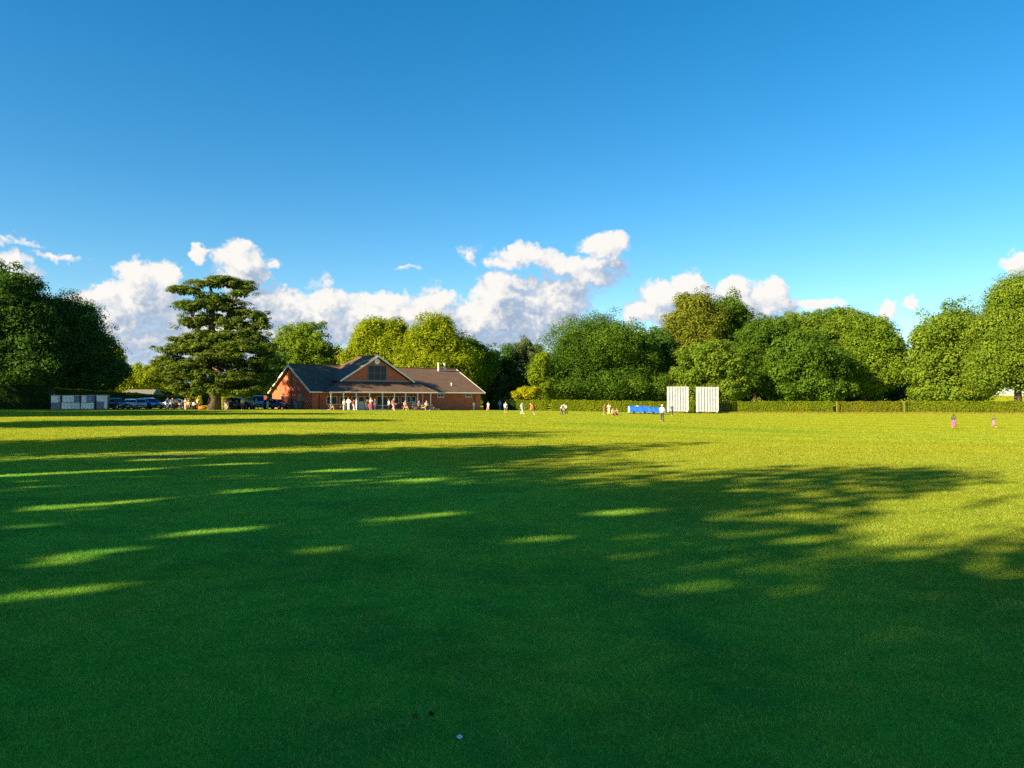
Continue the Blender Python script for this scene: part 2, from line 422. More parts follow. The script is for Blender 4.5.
# ------------------------------------------------------------------ ground
def grass_color_nodes(nt):
    """position based lawn colour, shared by soil sheet and blades"""
    ge = nd(nt, 'ShaderNodeNewGeometry')
    pos = ge.outputs['Position']
    sp = nd(nt, 'ShaderNodeSeparateXYZ'); nt.links.new(pos, sp.inputs[0])
    n1 = nd(nt, 'ShaderNodeTexNoise', i_Scale=.16, i_Detail=5.0, i_Roughness=.6); nt.links.new(pos, n1.inputs['Vector'])
    n2 = nd(nt, 'ShaderNodeTexNoise', i_Scale=1.3, i_Detail=6.0, i_Roughness=.65); nt.links.new(pos, n2.inputs['Vector'])
    fresh, dry = (.160, .505, .056), (.255, .505, .046)
    c = mixc(nt, ramp(nt, n1.outputs['Fac'], .36, .64), fresh, dry)
    n4 = nd(nt, 'ShaderNodeTexNoise', i_Scale=.55, i_Detail=3.0, i_Roughness=.5); nt.links.new(pos, n4.inputs['Vector'])
    c = mixc(nt, mth(nt, 'MULTIPLY', ramp(nt, n4.outputs['Fac'], .55, .38), .5), c, (.045, .30, .045))
    c = mixc(nt, mth(nt, 'MULTIPLY', ramp(nt, n2.outputs['Fac'], .48, .74), .55), c, (.30, .40, .045))
    c = mixc(nt, mth(nt, 'MULTIPLY', ramp(nt, n2.outputs['Fac'], .46, .28), .6), c, (.06, .31, .045))
    # drier outfield than the near bank, with sunlit yellow also put into its colour
    far = ramp(nt, sp.outputs[1], 14, 30)
    c = mixc(nt, mth(nt, 'MULTIPLY', far, .74), c, (.385, .352, .010))
    rt = ramp(nt, mth(nt, 'MULTIPLY_ADD', sp.outputs[1], .35, sp.outputs[0]), 3.5, 9.5)
    c = mixc(nt, mth(nt, 'MULTIPLY', rt, mth(nt, 'MULTIPLY', ramp(nt, sp.outputs[1], 40, 20), .75)), c, (.34, .33, .022))  # yellow of the sunlit wedge on the right painted into the turf
    # mowing bands running across the outfield
    band = mth(nt, 'SINE', mth(nt, 'MULTIPLY', mth(nt, 'ADD', mth(nt, 'MULTIPLY', sp.outputs[1], 1.0), mth(nt, 'MULTIPLY', sp.outputs[0], .42)), 2*math.pi/7.6))
    bd = mth(nt, 'MULTIPLY', ramp(nt, band, -.25, .25), mth(nt, 'MULTIPLY', ramp(nt, sp.outputs[1], 22, 38), .62))
    c = mixc(nt, bd, c, (.27, .31, .014))
    # watered square in the middle
    u = mth(nt, 'ADD', mth(nt, 'MULTIPLY', sp.outputs[0], .80), mth(nt, 'MULTIPLY', sp.outputs[1], -.60))
    v = mth(nt, 'ADD', mth(nt, 'MULTIPLY', sp.outputs[0], .60), mth(nt, 'MULTIPLY', sp.outputs[1], .80))
    du = mth(nt, 'ABSOLUTE', mth(nt, 'SUBTRACT', u, -23.5)); dv = mth(nt, 'ABSOLUTE', mth(nt, 'SUBTRACT', v, 52.0))
    wob = mth(nt, 'MULTIPLY_ADD', n2.outputs['Fac'], 1.6, -.8)
    sq = mth(nt, 'MULTIPLY', ramp(nt, mth(nt, 'ADD', du, wob), 10.5, 8.5), ramp(nt, mth(nt, 'ADD', dv, wob), 5.4, 4.0))
    c = mixc(nt, mth(nt, 'MULTIPLY', sq, .7), c, (.17, .30, .014))
    # worn patch on the left
    e1 = mth(nt, 'POWER', mth(nt, 'DIVIDE', mth(nt, 'SUBTRACT', sp.outputs[0], -10.4), 1.0), 2.0)
    e2 = mth(nt, 'POWER', mth(nt, 'DIVIDE', mth(nt, 'SUBTRACT', sp.outputs[1], 23.3), 1.1), 2.0)
    ds = mth(nt, 'ADD', mth(nt, 'ADD', e1, e2), wob)
    c = mixc(nt, mth(nt, 'MULTIPLY', ramp(nt, ds, 1.5, .2), .7), c, (.26, .21, .12))
    return c, n2

def make_ground():
    xs = np.concatenate([[-4000, -1500, -600, -260, -160], np.arange(-120, 121, 2.0), [160, 260, 600, 1500, 4000]])
    ys = np.concatenate([[-3000, -800, -250, -120, -60, -30], np.arange(-16, 181, 2.0), [230, 320, 600, 1500, 5000]])
    X, Y = np.meshgrid(xs, ys)
    Z = gz(X, Y)
    V = np.stack([X.ravel(), Y.ravel(), Z.ravel()], 1)
    nx, ny = len(xs), len(ys)
    i = np.arange(nx*ny).reshape(ny, nx)
    Fc = np.stack([i[:-1, :-1].ravel(), i[:-1, 1:].ravel(), i[1:, 1:].ravel(), i[1:, :-1].ravel()], 1)
    me = np_mesh('ground', V, Fc)
    m, nt, out = new_mat('lawn_soil')
    c, n2 = grass_color_nodes(nt)
    c = mixc(nt, .15, c, (.10, .14, .03))
    ge = nd(nt, 'ShaderNodeNewGeometry')
    n3 = nd(nt, 'ShaderNodeTexNoise', i_Scale=38.0, i_Detail=4.0, i_Roughness=.7); nt.links.new(ge.outputs['Position'], n3.inputs['Vector'])
    bp = nd(nt, 'ShaderNodeBump', i_Strength=1.0, i_Distance=.05); nt.links.new(n3.outputs['Fac'], bp.inputs['Height'])
    d = nd(nt, 'ShaderNodeBsdfDiffuse'); nt.links.new(c, d.inputs[0]); nt.links.new(bp.outputs[0], d.inputs['Normal'])
    nt.links.new(d.outputs[0], out.inputs[0])
    o = link('ground', me, m, smooth=True)
    tag(o, 'wide mown cricket field turf running to the hedges', 'ground', kind='structure')

def blade_mat():
    m, nt, out = new_mat('lawn_blade')
    c, n2 = grass_color_nodes(nt)
    at = nd(nt, 'ShaderNodeAttribute', attribute_name='tint')
    c = mixc(nt, mth(nt, 'MULTIPLY', ramp(nt, at.outputs['Fac'], .5, .95), .75), c, (.36, .48, .10))
    c = mixc(nt, mth(nt, 'MULTIPLY', ramp(nt, at.outputs['Fac'], .45, .05), .70), c, (.03, .20, .03))
    d = nd(nt, 'ShaderNodeBsdfDiffuse'); t = nd(nt, 'ShaderNodeBsdfTranslucent')
    nt.links.new(c, d.inputs[0]); nt.links.new(c, t.inputs[0])
    mx = nd(nt, 'ShaderNodeMixShader'); mx.inputs[0].default_value = .42
    nt.links.new(d.outputs[0], mx.inputs[1]); nt.links.new(t.outputs[0], mx.inputs[2])
    nt.links.new(mx.outputs[0], out.inputs[0])
    return m

def make_grass():
    rng = np.random.default_rng(11)
    Vs, Ts = [], []
    for (y0, y1, dens, h, w) in ((3.0, 5.5, 6500, .026, .0045), (5.5, 9, 3600, .027, .006), (9, 14, 1700, .027, .008),
                                 (14, 25, 700, .028, .012), (25, 50, 220, .030, .020), (50, 128, 46, .032, .045)):
        A = .74*(y1*y1-y0*y0)+2.0*(y1-y0)
        n = int(A*dens)
        y = np.sqrt(rng.random(n)*(y1*y1-y0*y0)+y0*y0)
        x = (rng.random(n)*2-1)*(.74*y+1.0)
        # thin clumps
        cl = np.sin(x*7.1+np.sin(y*5.3)*2)*np.sin(y*6.7+np.sin(x*4.1)*2)
        hh = h*(.6+.7*rng.random(n))*(1+.18*cl)
        a = rng.random(n)*2*np.pi; ww = w*(.6+.8*rng.random(n))
        la = rng.random(n)*2*np.pi; ll = hh*(.35+1.7*rng.random(n))
        z = gz(x, y)
        b0 = np.stack([x-np.cos(a)*ww/2, y-np.sin(a)*ww/2, z-.003], 1)
        b1 = np.stack([x+np.cos(a)*ww/2, y+np.sin(a)*ww/2, z-.003], 1)
        t = np.stack([x+np.cos(la)*ll, y+np.sin(la)*ll, z+hh], 1)
        Vs.append(np.stack([b0, b1, t], 1).reshape(-1, 3))
        Ts.append(np.repeat(np.clip(rng.random(n)*.9+.05+.22*cl, 0, 1), 3))
    V = np.concatenate(Vs); T = np.concatenate(Ts)
    Fc = np.arange(len(V)).reshape(-1, 3)
    o = link('grass', np_mesh('grass', V, Fc, T), blade_mat())
    tag(o, 'short mown grass blades covering the cricket field', 'grass', kind='stuff')
make_ground(); make_grass()

# ------------------------------------------------------------------ foliage engine
def sph(rng, n):
    v = rng.normal(size=(n, 3)); return v/np.linalg.norm(v, axis=1, keepdims=True)

def leaf_quads(rng, pos, nrm, size, tint, aspect=.62):
    n = len(pos)
    r = sph(rng, n)
    t = np.cross(nrm, r); t /= np.linalg.norm(t, axis=1, keepdims=True)+1e-9
    b = np.cross(nrm, t)
    s = size[:, None]
    fold = nrm*s*.12
    V = np.stack([pos-t*s*.5, pos+b*s*.5*aspect+fold, pos+t*s*.5, pos-b*s*.5*aspect+fold], 1).reshape(-1, 3)
    return V, np.arange(4*n).reshape(-1, 4), np.repeat(tint, 4)

def lobes_to_leaves(rng, lobes, leaf, spacing, puff_r, per_puff, flat=.85, sub=True, up=.25, fill=.35, rough=.14, cull_low=True, gap=0., gapz=1e9):
    """lobes: list of (centre(3), radii(3)); returns verts, faces, tint"""
    big = [(np.array(c, float), np.array(r, float)*(.90 if sub else 1.0)) for c, r in lobes]
    allb = list(big)
    if sub:
        for c, r in big:
            k = int(rng.integers(10, 16))
            d = sph(rng, k); d[:, 2] = np.abs(d[:, 2])*.9-.25
            d /= np.linalg.norm(d, axis=1, keepdims=True)
            for q in d:
                f = rng.uniform(.18, .42)
                allb.append((c+q*r*rng.uniform(.86, 1.06), r*f*np.array([1.05, 1.05, .9])))
    C, R, S = [], [], []
    for i, (c, r) in enumerate(allb):
        p = 1.6
        area = 4*np.pi*(((r[0]*r[1])**p+(r[0]*r[2])**p+(r[1]*r[2])**p)/3)**(1/p)
        n = max(6, int(area/spacing**2))
        d = sph(rng, n)
        ph = rng.random(3)*6
        nz = np.sin(d[:, 0]*4.3+ph[0])*np.sin(d[:, 1]*4.9+ph[1])+.6*np.sin(d[:, 2]*7+d[:, 0]*5+ph[2])
        pts = c+d*r*(1+rough*nz[:, None]*.6)*rng.uniform(.9, 1.04, (n, 1))
        keep = np.ones(n, bool)
        if cull_low: keep &= ~((d[:, 2] < -.7) & (rng.random(n) < .3))
        for j, (cj, rj) in enumerate(allb):
            if j == i: continue
            keep &= ~((((pts-cj)/rj)**2).sum(1) < .62)
        if gap:
            q = pts*.62; h = np.sin(q[:, 0]*1.3+ph[0])+np.sin(q[:, 1]*1.1+ph[1])+np.sin(q[:, 2]*1.7+ph[2])+.8*np.sin(q[:, 0]*2.3+q[:, 2]*2.9)
            keep &= (h < gap) | (pts[:, 2] > gapz)
        pts = pts[keep]
        out_ = (rng.random(len(pts)) < .07)[:, None]*d[keep]*rng.uniform(.4, 1.1, (len(pts), 1))*puff_r if sub else 0
        C.append(pts+out_); R.append(puff_r*rng.uniform(.5, 1.35, len(pts)))
        S.append(np.full(len(pts), rng.normal(0, .12)))
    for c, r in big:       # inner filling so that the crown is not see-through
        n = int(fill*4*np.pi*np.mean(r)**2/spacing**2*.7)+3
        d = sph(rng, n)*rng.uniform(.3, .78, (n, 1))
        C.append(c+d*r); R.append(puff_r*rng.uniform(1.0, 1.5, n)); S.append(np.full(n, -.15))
    C = np.concatenate(C); R = np.concatenate(R); S = np.concatenate(S)
    m = np.maximum(6, (per_puff*(R/puff_r)**2*rng.uniform(.6, 1.2, len(R))).astype(int))
    idx = np.repeat(np.arange(len(C)), m)
    N = len(idx)
    d = sph(rng, N); d[:, 2] = np.where((d[:, 2] < -.2) & (rng.random(N) < .6), -d[:, 2], d[:, 2])
    pos = C[idx]+d*(R[idx]*rng.uniform(.55, 1.08, N))[:, None]*np.array([1, 1, flat])
    nr = d*.85+sph(rng, N)*.42+np.array([0, 0, up]); nr /= np.linalg.norm(nr, axis=1, keepdims=True)
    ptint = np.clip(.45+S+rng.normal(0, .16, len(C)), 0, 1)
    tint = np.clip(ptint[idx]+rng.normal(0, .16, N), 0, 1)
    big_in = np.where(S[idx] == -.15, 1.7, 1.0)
    return leaf_quads(rng, pos, nr, leaf*rng.uniform(.6, 1.3, N)*big_in, tint)

def grow_trunk(root, base_r, top_z, targets, mat, lean=(0, 0), seed=0):
    rr = random.Random(seed)
    mb = MB()
    n = 7
    pts = [Vector((lean[0]*(i/(n-1))**1.3+rr.uniform(-.1, .1)*i/3, lean[1]*(i/(n-1)), -.25+top_z*i/(n-1))) for i in range(n)]
    rad = [base_r*(1.35 if i == 0 else 1)*(1-.62*i/(n-1)) for i in range(n)]
    mb.tube(pts, rad, 10)
    for t in targets:
        t = Vector(t); k = rr.randint(2, n-2); a = pts[k]
        r0 = rad[k]*.6
        mid = a.lerp(t, .5)+Vector((rr.uniform(-.4, .4), rr.uniform(-.4, .4), rr.uniform(.1, .7)))
        mb.tube([a, a.lerp(mid, .5), mid, mid.lerp(t, .6), t], [r0, r0*.85, r0*.65, r0*.45, r0*.18], 6)
    return mb.build('trunk', mat, root, smooth=True)

TREES_GROUP = 'trees around the cricket field'
def tree(name, label, d, lobes, kind, trunk_px, seed, leaf=.34, spacing=1.35, puff=1.35, per=84, trunk_r=.45, depth=.95, group=None, fill=.9, flat=.85, sub=True, up=.25, trunk=True):
    """lobes: (cx,cy,rx,ry[,dy]) measured on the photograph; built at their real distance d"""
    rng = np.random.default_rng(seed)
    x0 = wx(trunk_px, d); z0 = gzf(x0, d)
    L = []
    for l in lobes:
        cx, cy, rx, ry = l[:4]; dy = l[4] if len(l) > 4 else 0
        dd = d+dy
        L.append(((wx(cx, dd)-x0, dy, wz(cy, dd)-z0), (rx*dd/F, max(rx*dd/F*depth, 1.0), ry*dd/F)))
    leaf *= rng.uniform(.78, 1.2); puff *= rng.uniform(.8, 1.2)
    root = empty(name, (x0, d, z0), label=label, cat='tree', group=group)
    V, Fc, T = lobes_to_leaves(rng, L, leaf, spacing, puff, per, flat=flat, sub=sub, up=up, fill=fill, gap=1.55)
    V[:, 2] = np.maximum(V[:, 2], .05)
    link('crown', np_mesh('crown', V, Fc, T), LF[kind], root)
    zt = max(c[2] for c, r in L)
    tg = [(c[0]*.9, c[1]+random.uniform(-1, 1), c[2]-.1*r[2]) for c, r in L]
    if trunk: grow_trunk(root, trunk_r, zt*.8, tg, M['bark'], seed=seed)
    return root

# gaps in the near crowns that let the sun through to the lawn: place and half length of each sun fleck, half width in metres
FLECKS = [(60,592,66,.23),(42,565,50,.19),(108,551,40,.24),(211,532,38,.26),(316,549,32,.24),(266,570,34,.28),(20,526,30,.26),(100,504,54,.30),
          (75,473,84,.50),(415,517,50,.20),(418,479,30,.30),(245,465,38,.45),(245,491,28,.28),(620,512,36,.17),(537,540,26,.16),(960,519,105,.62),(1010,508,60,.5),(330,471,40,.4),(160,461,40,.45)]
FL = []
for (fx, fy, hw, W) in FLECKS:
    d_ = EYE*F/(fy-HY); FL.append((wx(fx, d_), d_, max(hw*d_/(F*.83), W), W*(.78 if hw < 70 else 1)))
def open_flecks(V, Fc, T, x, y, z):
    c = V.reshape(-1, 4, 3).mean(1)+np.array([x, y, z]); t = c[:, 2]/SUNV.z
    gx, gy = c[:, 0]-SUNV.x*t, c[:, 1]-SUNV.y*t
    keep = np.ones(len(c), bool); su, cu = math.sin(SUN_AZ), math.cos(SUN_AZ)
    for (fx, fy, L, W) in FL:
        a = ((gx-fx)*su+(gy-fy)*cu)/(L*1.15); b = (-(gx-fx)*cu+(gy-fy)*su)/(W+.12)
        wob = 1+.35*np.sin(c[:, 2]*2.1+c[:, 0]*1.7)+.3*np.sin(c[:, 1]*3.1+c[:, 2])
        keep &= (a*a+b*b) > wob
    V = V.reshape(-1, 4, 3)[keep].reshape(-1, 3); T = T.reshape(-1, 4)[keep].ravel()
    return V, np.arange(len(V)).reshape(-1, 4), T

def tree_m(name, label, x, y, H, R, kind, seed, zlow=2.2, leaf=.5, group=None, spacing=1.7, puff=1.5, per=34, extra=(), gap=0, fill=.14):
    """a tree given in metres: a rounded crown of several lobes"""
    rng = np.random.default_rng(seed); z0 = gzf(x, y)
    zc = (H+zlow)/2; rz = (H-zlow)/2
    L = [((0, 0, zc), (R*.86, R*.86, rz))]
    for k in range(5):
        a = k*2*math.pi/5+rng.uniform(-.4, .4); f = rng.uniform(.4, .6)
        L.append(((math.cos(a)*R*.5, math.sin(a)*R*.5, zc+rng.uniform(-.45, .35)*rz), (R*f, R*f, rz*rng.uniform(.38, .55))))
    for k in range(3 if R > 5.5 else 0):
        a = k*2*math.pi/3+rng.uniform(-.5, .5)
        L.append(((math.cos(a)*R*.48, math.sin(a)*R*.48, zc+rz*.55), (R*.48, R*.48, rz*.34)))
    for e in extra: L.append(e)
    root = empty(name, (x, y, z0), label=label, cat='tree', group=group)
    V, Fc, T = lobes_to_leaves(rng, L, leaf, spacing, puff, per, fill=fill, gap=gap, gapz=.60*H)
    V[:, 2] = np.maximum(V[:, 2], .3)
    V, Fc, T = open_flecks(V, Fc, T, x, y, z0)
    link('crown', np_mesh('crown', V, Fc, T), LF[kind], root)
    grow_trunk(root, .4, zc*1.2, [(c[0]*.8, c[1]*.8, c[2]) for c, r in L], M['bark'], seed=seed)
    return root

#TREES
BG = 'trees standing behind the hedge'
LG = 'tall dark trees on the left'
tree('hornbeam_tree', 'tallest dark broadleaf tree at the far left edge, bright leaves near its top', 118,
     [(2,306,27,46),(20,325,30,46),(-22,330,40,50),(34,345,28,48),(4,360,50,36),(44,366,20,30),(20,378,44,18)], 'dark', 8, 101, group=LG, trunk_r=.6)
tree('hornbeam_tree', 'dark rounded broadleaf tree sloping down towards the cedar', 124,
     [(66,323,26,31),(80,344,29,34),(94,362,26,26),(60,366,28,26),(108,376,16,16),(80,382,38,14)], 'dark', 78, 102, group=LG, trunk_r=.5)
tree('poplar_tree', 'slim yellow-green tree between the dark trees and the cedar', 172, [(117,366,7,17),(121,378,9,12),(113,380,8,10)], 'lime', 117, 103, trunk_r=.2, puff=.7, spacing=.8)
tree('garden_tree', 'low yellow-green tree left of the wide cedar', 168, [(146,378,18,12),(135,384,14,9),(160,380,14,12)], 'lime', 146, 104, trunk_r=.2, puff=.8, spacing=.95)
tree('garden_tree', 'small yellow-green bush tree beside the pale low roof', 176, [(118,384,14,9),(104,386,12,8),(130,376,10,10)], 'lime', 116, 105, trunk_r=.15, puff=.7, spacing=.9)
tree('oak_tree', 'round green tree between the cedar and the pavilion roof', 150,
     [(304,353,32,24),(290,372,30,22),(322,368,24,22),(278,385,26,16),(330,380,20,18)], 'mid', 304, 106, group=BG, trunk_r=.45)
tree('holly_tree', 'dark evergreen tree close behind the brick gable', 130, [(268,378,18,22),(252,388,20,14),(282,388,14,14)], 'dark', 268, 107, trunk_r=.3, puff=.9, spacing=1.0)
tree('sycamore_tree', 'pale yellow-green tree rising left behind the pavilion clock gable', 146,
     [(376,334,17,16),(366,346,15,14),(396,340,14,16),(384,356,28,20),(404,360,18,20),(358,362,14,14),(384,378,34,22)], 'lime', 382, 108, group=BG)
tree('sycamore_tree', 'pale yellow-green tree rising behind the two white roof flues', 142,
     [(434,334,20,16),(424,348,18,16),(446,350,18,18),(434,366,30,24),(460,368,20,22),(436,386,36,18)], 'lime', 434, 109, group=BG)
tree('ash_tree', 'mid green tree right of the pale trees behind the pavilion', 150,
     [(468,354,14,13),(478,370,18,22),(462,382,22,18)], 'mid', 470, 110, group=BG)
tree('pine_tree', 'grey-green narrow pine behind the right end of the pavilion', 156,
     [(490,362,11,16),(486,380,16,20),(497,392,14,14)], 'pine', 490, 111, group=BG, puff=.9)
tree('fir_tree', 'dark narrow conifer between the grey-green pine and the tall oak', 160,
     [(508,362,10,17),(507,382,15,20)], 'dark', 508, 112, group=BG, puff=.9)
tree('larch_tree', 'bluish green tree with a rounded top left of the big oak', 162,
     [(527,353,15,13),(529,372,18,20),(520,388,18,14)], 'pine', 527, 113, group=BG, puff=.95)
tree('laburnum_tree', 'slender bright yellow-green tree leaning against the big oak', 134,
     [(541,364,6,12),(538,377,8,10),(545,386,8,9)], 'lime2', 540, 114, trunk_r=.2, puff=.7, spacing=.85, leaf=.28)
tree('golden_bush', 'round golden yellow bush behind the hedge near the pavilion', 131, [(526,394,7,6),(533,394,6,6),(519,396,4,4)], 'gold', 527, 115, trunk_r=.12, puff=.5, spacing=.6, leaf=.22)
tree('oak_tree', 'huge rounded dark green oak in the middle of the tree row', 142,
     [(592,354,42,37),(572,372,34,30),(618,346,30,28),(632,366,28,32),(556,384,22,22),(598,386,54,20),(640,386,34,18),(548,372,14,16)], 'oak', 596, 116, group=BG, trunk_r=.8)
tree('oak_tree', 'dark green tree wedged between the huge oak and the tall bronze tree', 150,
     [(654,352,18,20),(662,372,22,26),(668,388,20,16)], 'dark', 662, 117, group=BG)
tree('beech_tree', 'tall bronze-green tree rising above the white sight screens', 160,
     [(696,312,17,20),(688,330,22,22),(706,330,22,22),(680,344,16,18),(696,352,34,26)], 'brown', 694, 118, group=BG, trunk_r=.6)
tree('beech_tree', 'dark green tall tree just right of the bronze tree', 168,
     [(728,318,20,20),(738,332,16,22),(720,345,26,28),(744,350,14,20)], 'oak', 728, 119, group=BG, trunk_r=.6)
tree('maple_tree', 'olive low spreading tree directly behind the sight screens', 136,
     [(708,366,28,22),(694,378,18,18),(726,376,22,20),(715,392,34,12),(690,392,14,10)], 'olive', 708, 120, group=BG)
tree('elm_tree', 'mid green tree right of the sight screens with a visible trunk', 152,
     [(764,340,26,22),(752,358,22,24),(776,356,24,24),(762,378,32,16)], 'oak', 755, 121, group=BG)
tree('elm_tree', 'wide bushy green tree with foliage down to the hedge', 138,
     [(806,362,34,28),(796,376,32,24),(826,372,26,24),(812,390,42,13),(786,352,16,14)], 'oak', 812, 122, group=BG)
tree('elm_tree', 'broad olive topped tree behind the wide bushy tree', 160,
     [(800,332,28,19),(836,328,28,18),(858,334,24,20),(820,345,40,24),(848,360,34,26)], 'olive', 830, 123, group=BG, trunk_r=.6)
tree('elm_tree', 'lighter green tree at the right end of the middle tree group', 144,
     [(876,346,22,26),(866,366,22,24),(888,358,20,26),(880,376,26,14),(860,384,20,10)], 'mid', 864, 124, group=BG)
tree('chestnut_tree', 'broad yellow-green tree with layered boughs right of the sky gap', 134,
     [(952,340,32,29),(928,344,14,14),(938,362,26,20),(962,366,34,22),(926,376,14,10),(942,392,26,9),(968,390,22,12)], 'chest', 950, 125, group=BG, trunk_r=.6)
tree('chestnut_tree', 'tallest olive green tree at the right edge', 124,
     [(1006,306,16,22),(1022,294,16,18),(1004,330,24,28),(1034,330,36,46),(1000,358,30,26),(1030,372,40,24),(990,378,18,16)], 'chest', 1018, 126, group=BG, trunk_r=.6)

# cedar of Lebanon: flat tiers
def cedar():
    d = 101; x0 = wx(215, d); z0 = gzf(x0, d)
    T = [(208,283,20,5,0),(186,290,17,4.5,-1),(236,285,19,5,1),(222,280,16,3.5,0),(240,293,12,4,-2),(178,289,11,3.5,1),(245,289,8,3,0),
         (196,307,20,8,-2),(184,305,12,5,0),(214,300,22,8,0),(190,322,18,9,-2),(230,308,22,10,1),(250,316,16,7,0),(262,321,9,5,0),(258,327,12,4,0),
         (200,335,20,8,-3),(234,324,24,10,0),(222,338,28,8,-3),(248,336,22,8,0),(182,342,16,6,-1),
         (178,350,20,7,-2),(196,348,18,7,-4),(236,348,28,7,-4),(258,347,17,8,0),(266,356,10,9,1),
         (172,361,18,6,-1),(160,364,9,5,0),(186,366,22,7,-4),(220,356,24,6,-5),(250,362,24,9,-2),(262,372,14,12,0),
         (170,374,16,7,0),(186,378,18,8,-2),(240,376,20,9,-3),(256,386,18,9,-1),(270,380,8,8,1),(182,388,14,6,0),(232,388,14,7,0),(226,380,14,7,-4),(204,384,12,7,-4),(240,392,12,5,-3),(192,394,10,4,-2),(216,392,7,4,-5),(200,374,14,6,-5),
         (205,320,18,8,5),(225,345,30,10,6),(210,365,34,9,6),(215,382,26,9,5)]
    rng = np.random.default_rng(222)
    L = []
    for cx, cy, rx, ry, dy in T:
        dy *= .65; dd = d+dy
        L.append(((wx(cx, dd)-x0, dy, wz(cy, dd)-z0), (rx*dd/F, rx*dd/F*.68, ry*dd/F*.82)))
    root = empty('cedar_tree', (x0, d, z0), label='huge layered cedar with flat tiers and a forked trunk left of the pavilion', cat='tree')
    V, Fc, Tn = lobes_to_leaves(rng, L, .25, .76, .60, 42, flat=.42, sub=False, up=.9, fill=.3, rough=.4, gap=2.0)
    link('crown', np_mesh('crown', V, Fc, Tn), LF['cedar'], root)
    mb = MB()
    rr = random.Random(3)
    P = lambda px, py, dy=0: Vector((wx(px, d+dy)-x0, dy, wz(py, d+dy)-z0))
    mb.tube([Vector((-.1, 0, -.3)), P(215,398), P(214,385), P(216,370)], [.95, .75, .66, .62], 12)
    stems = [[P(216,372), P(213,350,-.5), P(211,325,-.5), P(212,300), P(209,284)], [P(217,372), P(221,352), P(226,330), P(229,310), P(234,288)],
             [P(214,380,-.4), P(208,365,-1.2), P(206,350,-1.5), P(198,330,-2), P(192,316,-2)]]
    for s, r in zip(stems, (.62, .55, .45)): mb.tube(s, [r, r*.85, r*.65, r*.45, r*.2], 9)
    allp = [p for s in stems for p in s[1:]]
    for c, r in L:
        t = Vector(c); a = min(allp, key=lambda p: (p-t).length+(3 if p.z > t.z+.5 else 0))
        m_ = a.lerp(t, .55)+Vector((0, 0, .35))
        mb.tube([a, m_, t], [.2, .14, .05], 6)
    mb.build('trunk', M['cedarbark'], root, smooth=True)
cedar()

# trees beside and behind the viewpoint: their shade lies over the near half of the field
SG = 'shade trees along the near side of the field'
def by_tip(tx, ty, H):
    L = H/math.tan(SUN_EL); return tx-L*math.sin(SUN_AZ), ty-L*math.cos(SUN_AZ)
SHADE = [ # shadow tip, height, crown radius, openness, label
 (9.8,19.3,21,4.7,.2,'tall lime tree beside the field, second nearest to the viewpoint'),
 (7.4,15.3,19,3.0,.2,'slim lime tree beside the field just left of the viewpoint'),
 (25.5,15.4,25,7.0,9,'largest lime tree, standing just behind the viewpoint'),
 (5.0,30.0,19,3.8,1.1,'lime tree beside the field, fourth along from the viewpoint'),
 (2.6,21.4,19,4.8,.3,'lime tree beside the field, third along from the viewpoint'),
 (2.2,40.8,20,4.4,1.2,'lime tree beside the field, fifth along from the viewpoint'),
 (-8,60,20,4.2,1.0,'lime tree beside the field, sixth along from the viewpoint'),
 (5.6,10.0,19,3.6,9,'slim lime tree crowding the largest one behind the viewpoint'),
 (16,2,22,7.0,9,'broad lime tree behind the viewpoint'),
 (-16,80,20,4.2,1.3,'lime tree beside the field, seventh along from the viewpoint'),
 (-27,75,21,6.0,9,'lime tree beside the field, eighth along from the viewpoint'),
 (-30,86,21,6.0,9,'lime tree beside the field, ninth along from the viewpoint'),
 (-35,94,21,5.5,9,'lime tree beside the field, tenth and last before the dark hedge'),
 (-44,104.5,25,7.0,9,'tall lime tree left of the white cabinets, nearer the field'),
 (-46.5,112,25,7.5,9,'tall lime tree left of the dark hedge, farther from the field'),
]
for i, (tx, ty, H, R, op, lab) in enumerate(SHADE):
    x, y = by_tip(tx, ty, H+.6)
    tree_m('lime_tree', lab, x, y, H, R, 'oak', 300+i, group=SG, zlow=2.2 if H < 24 else 2.8, gap=op, fill=.2 if op < 2 else 1.2)

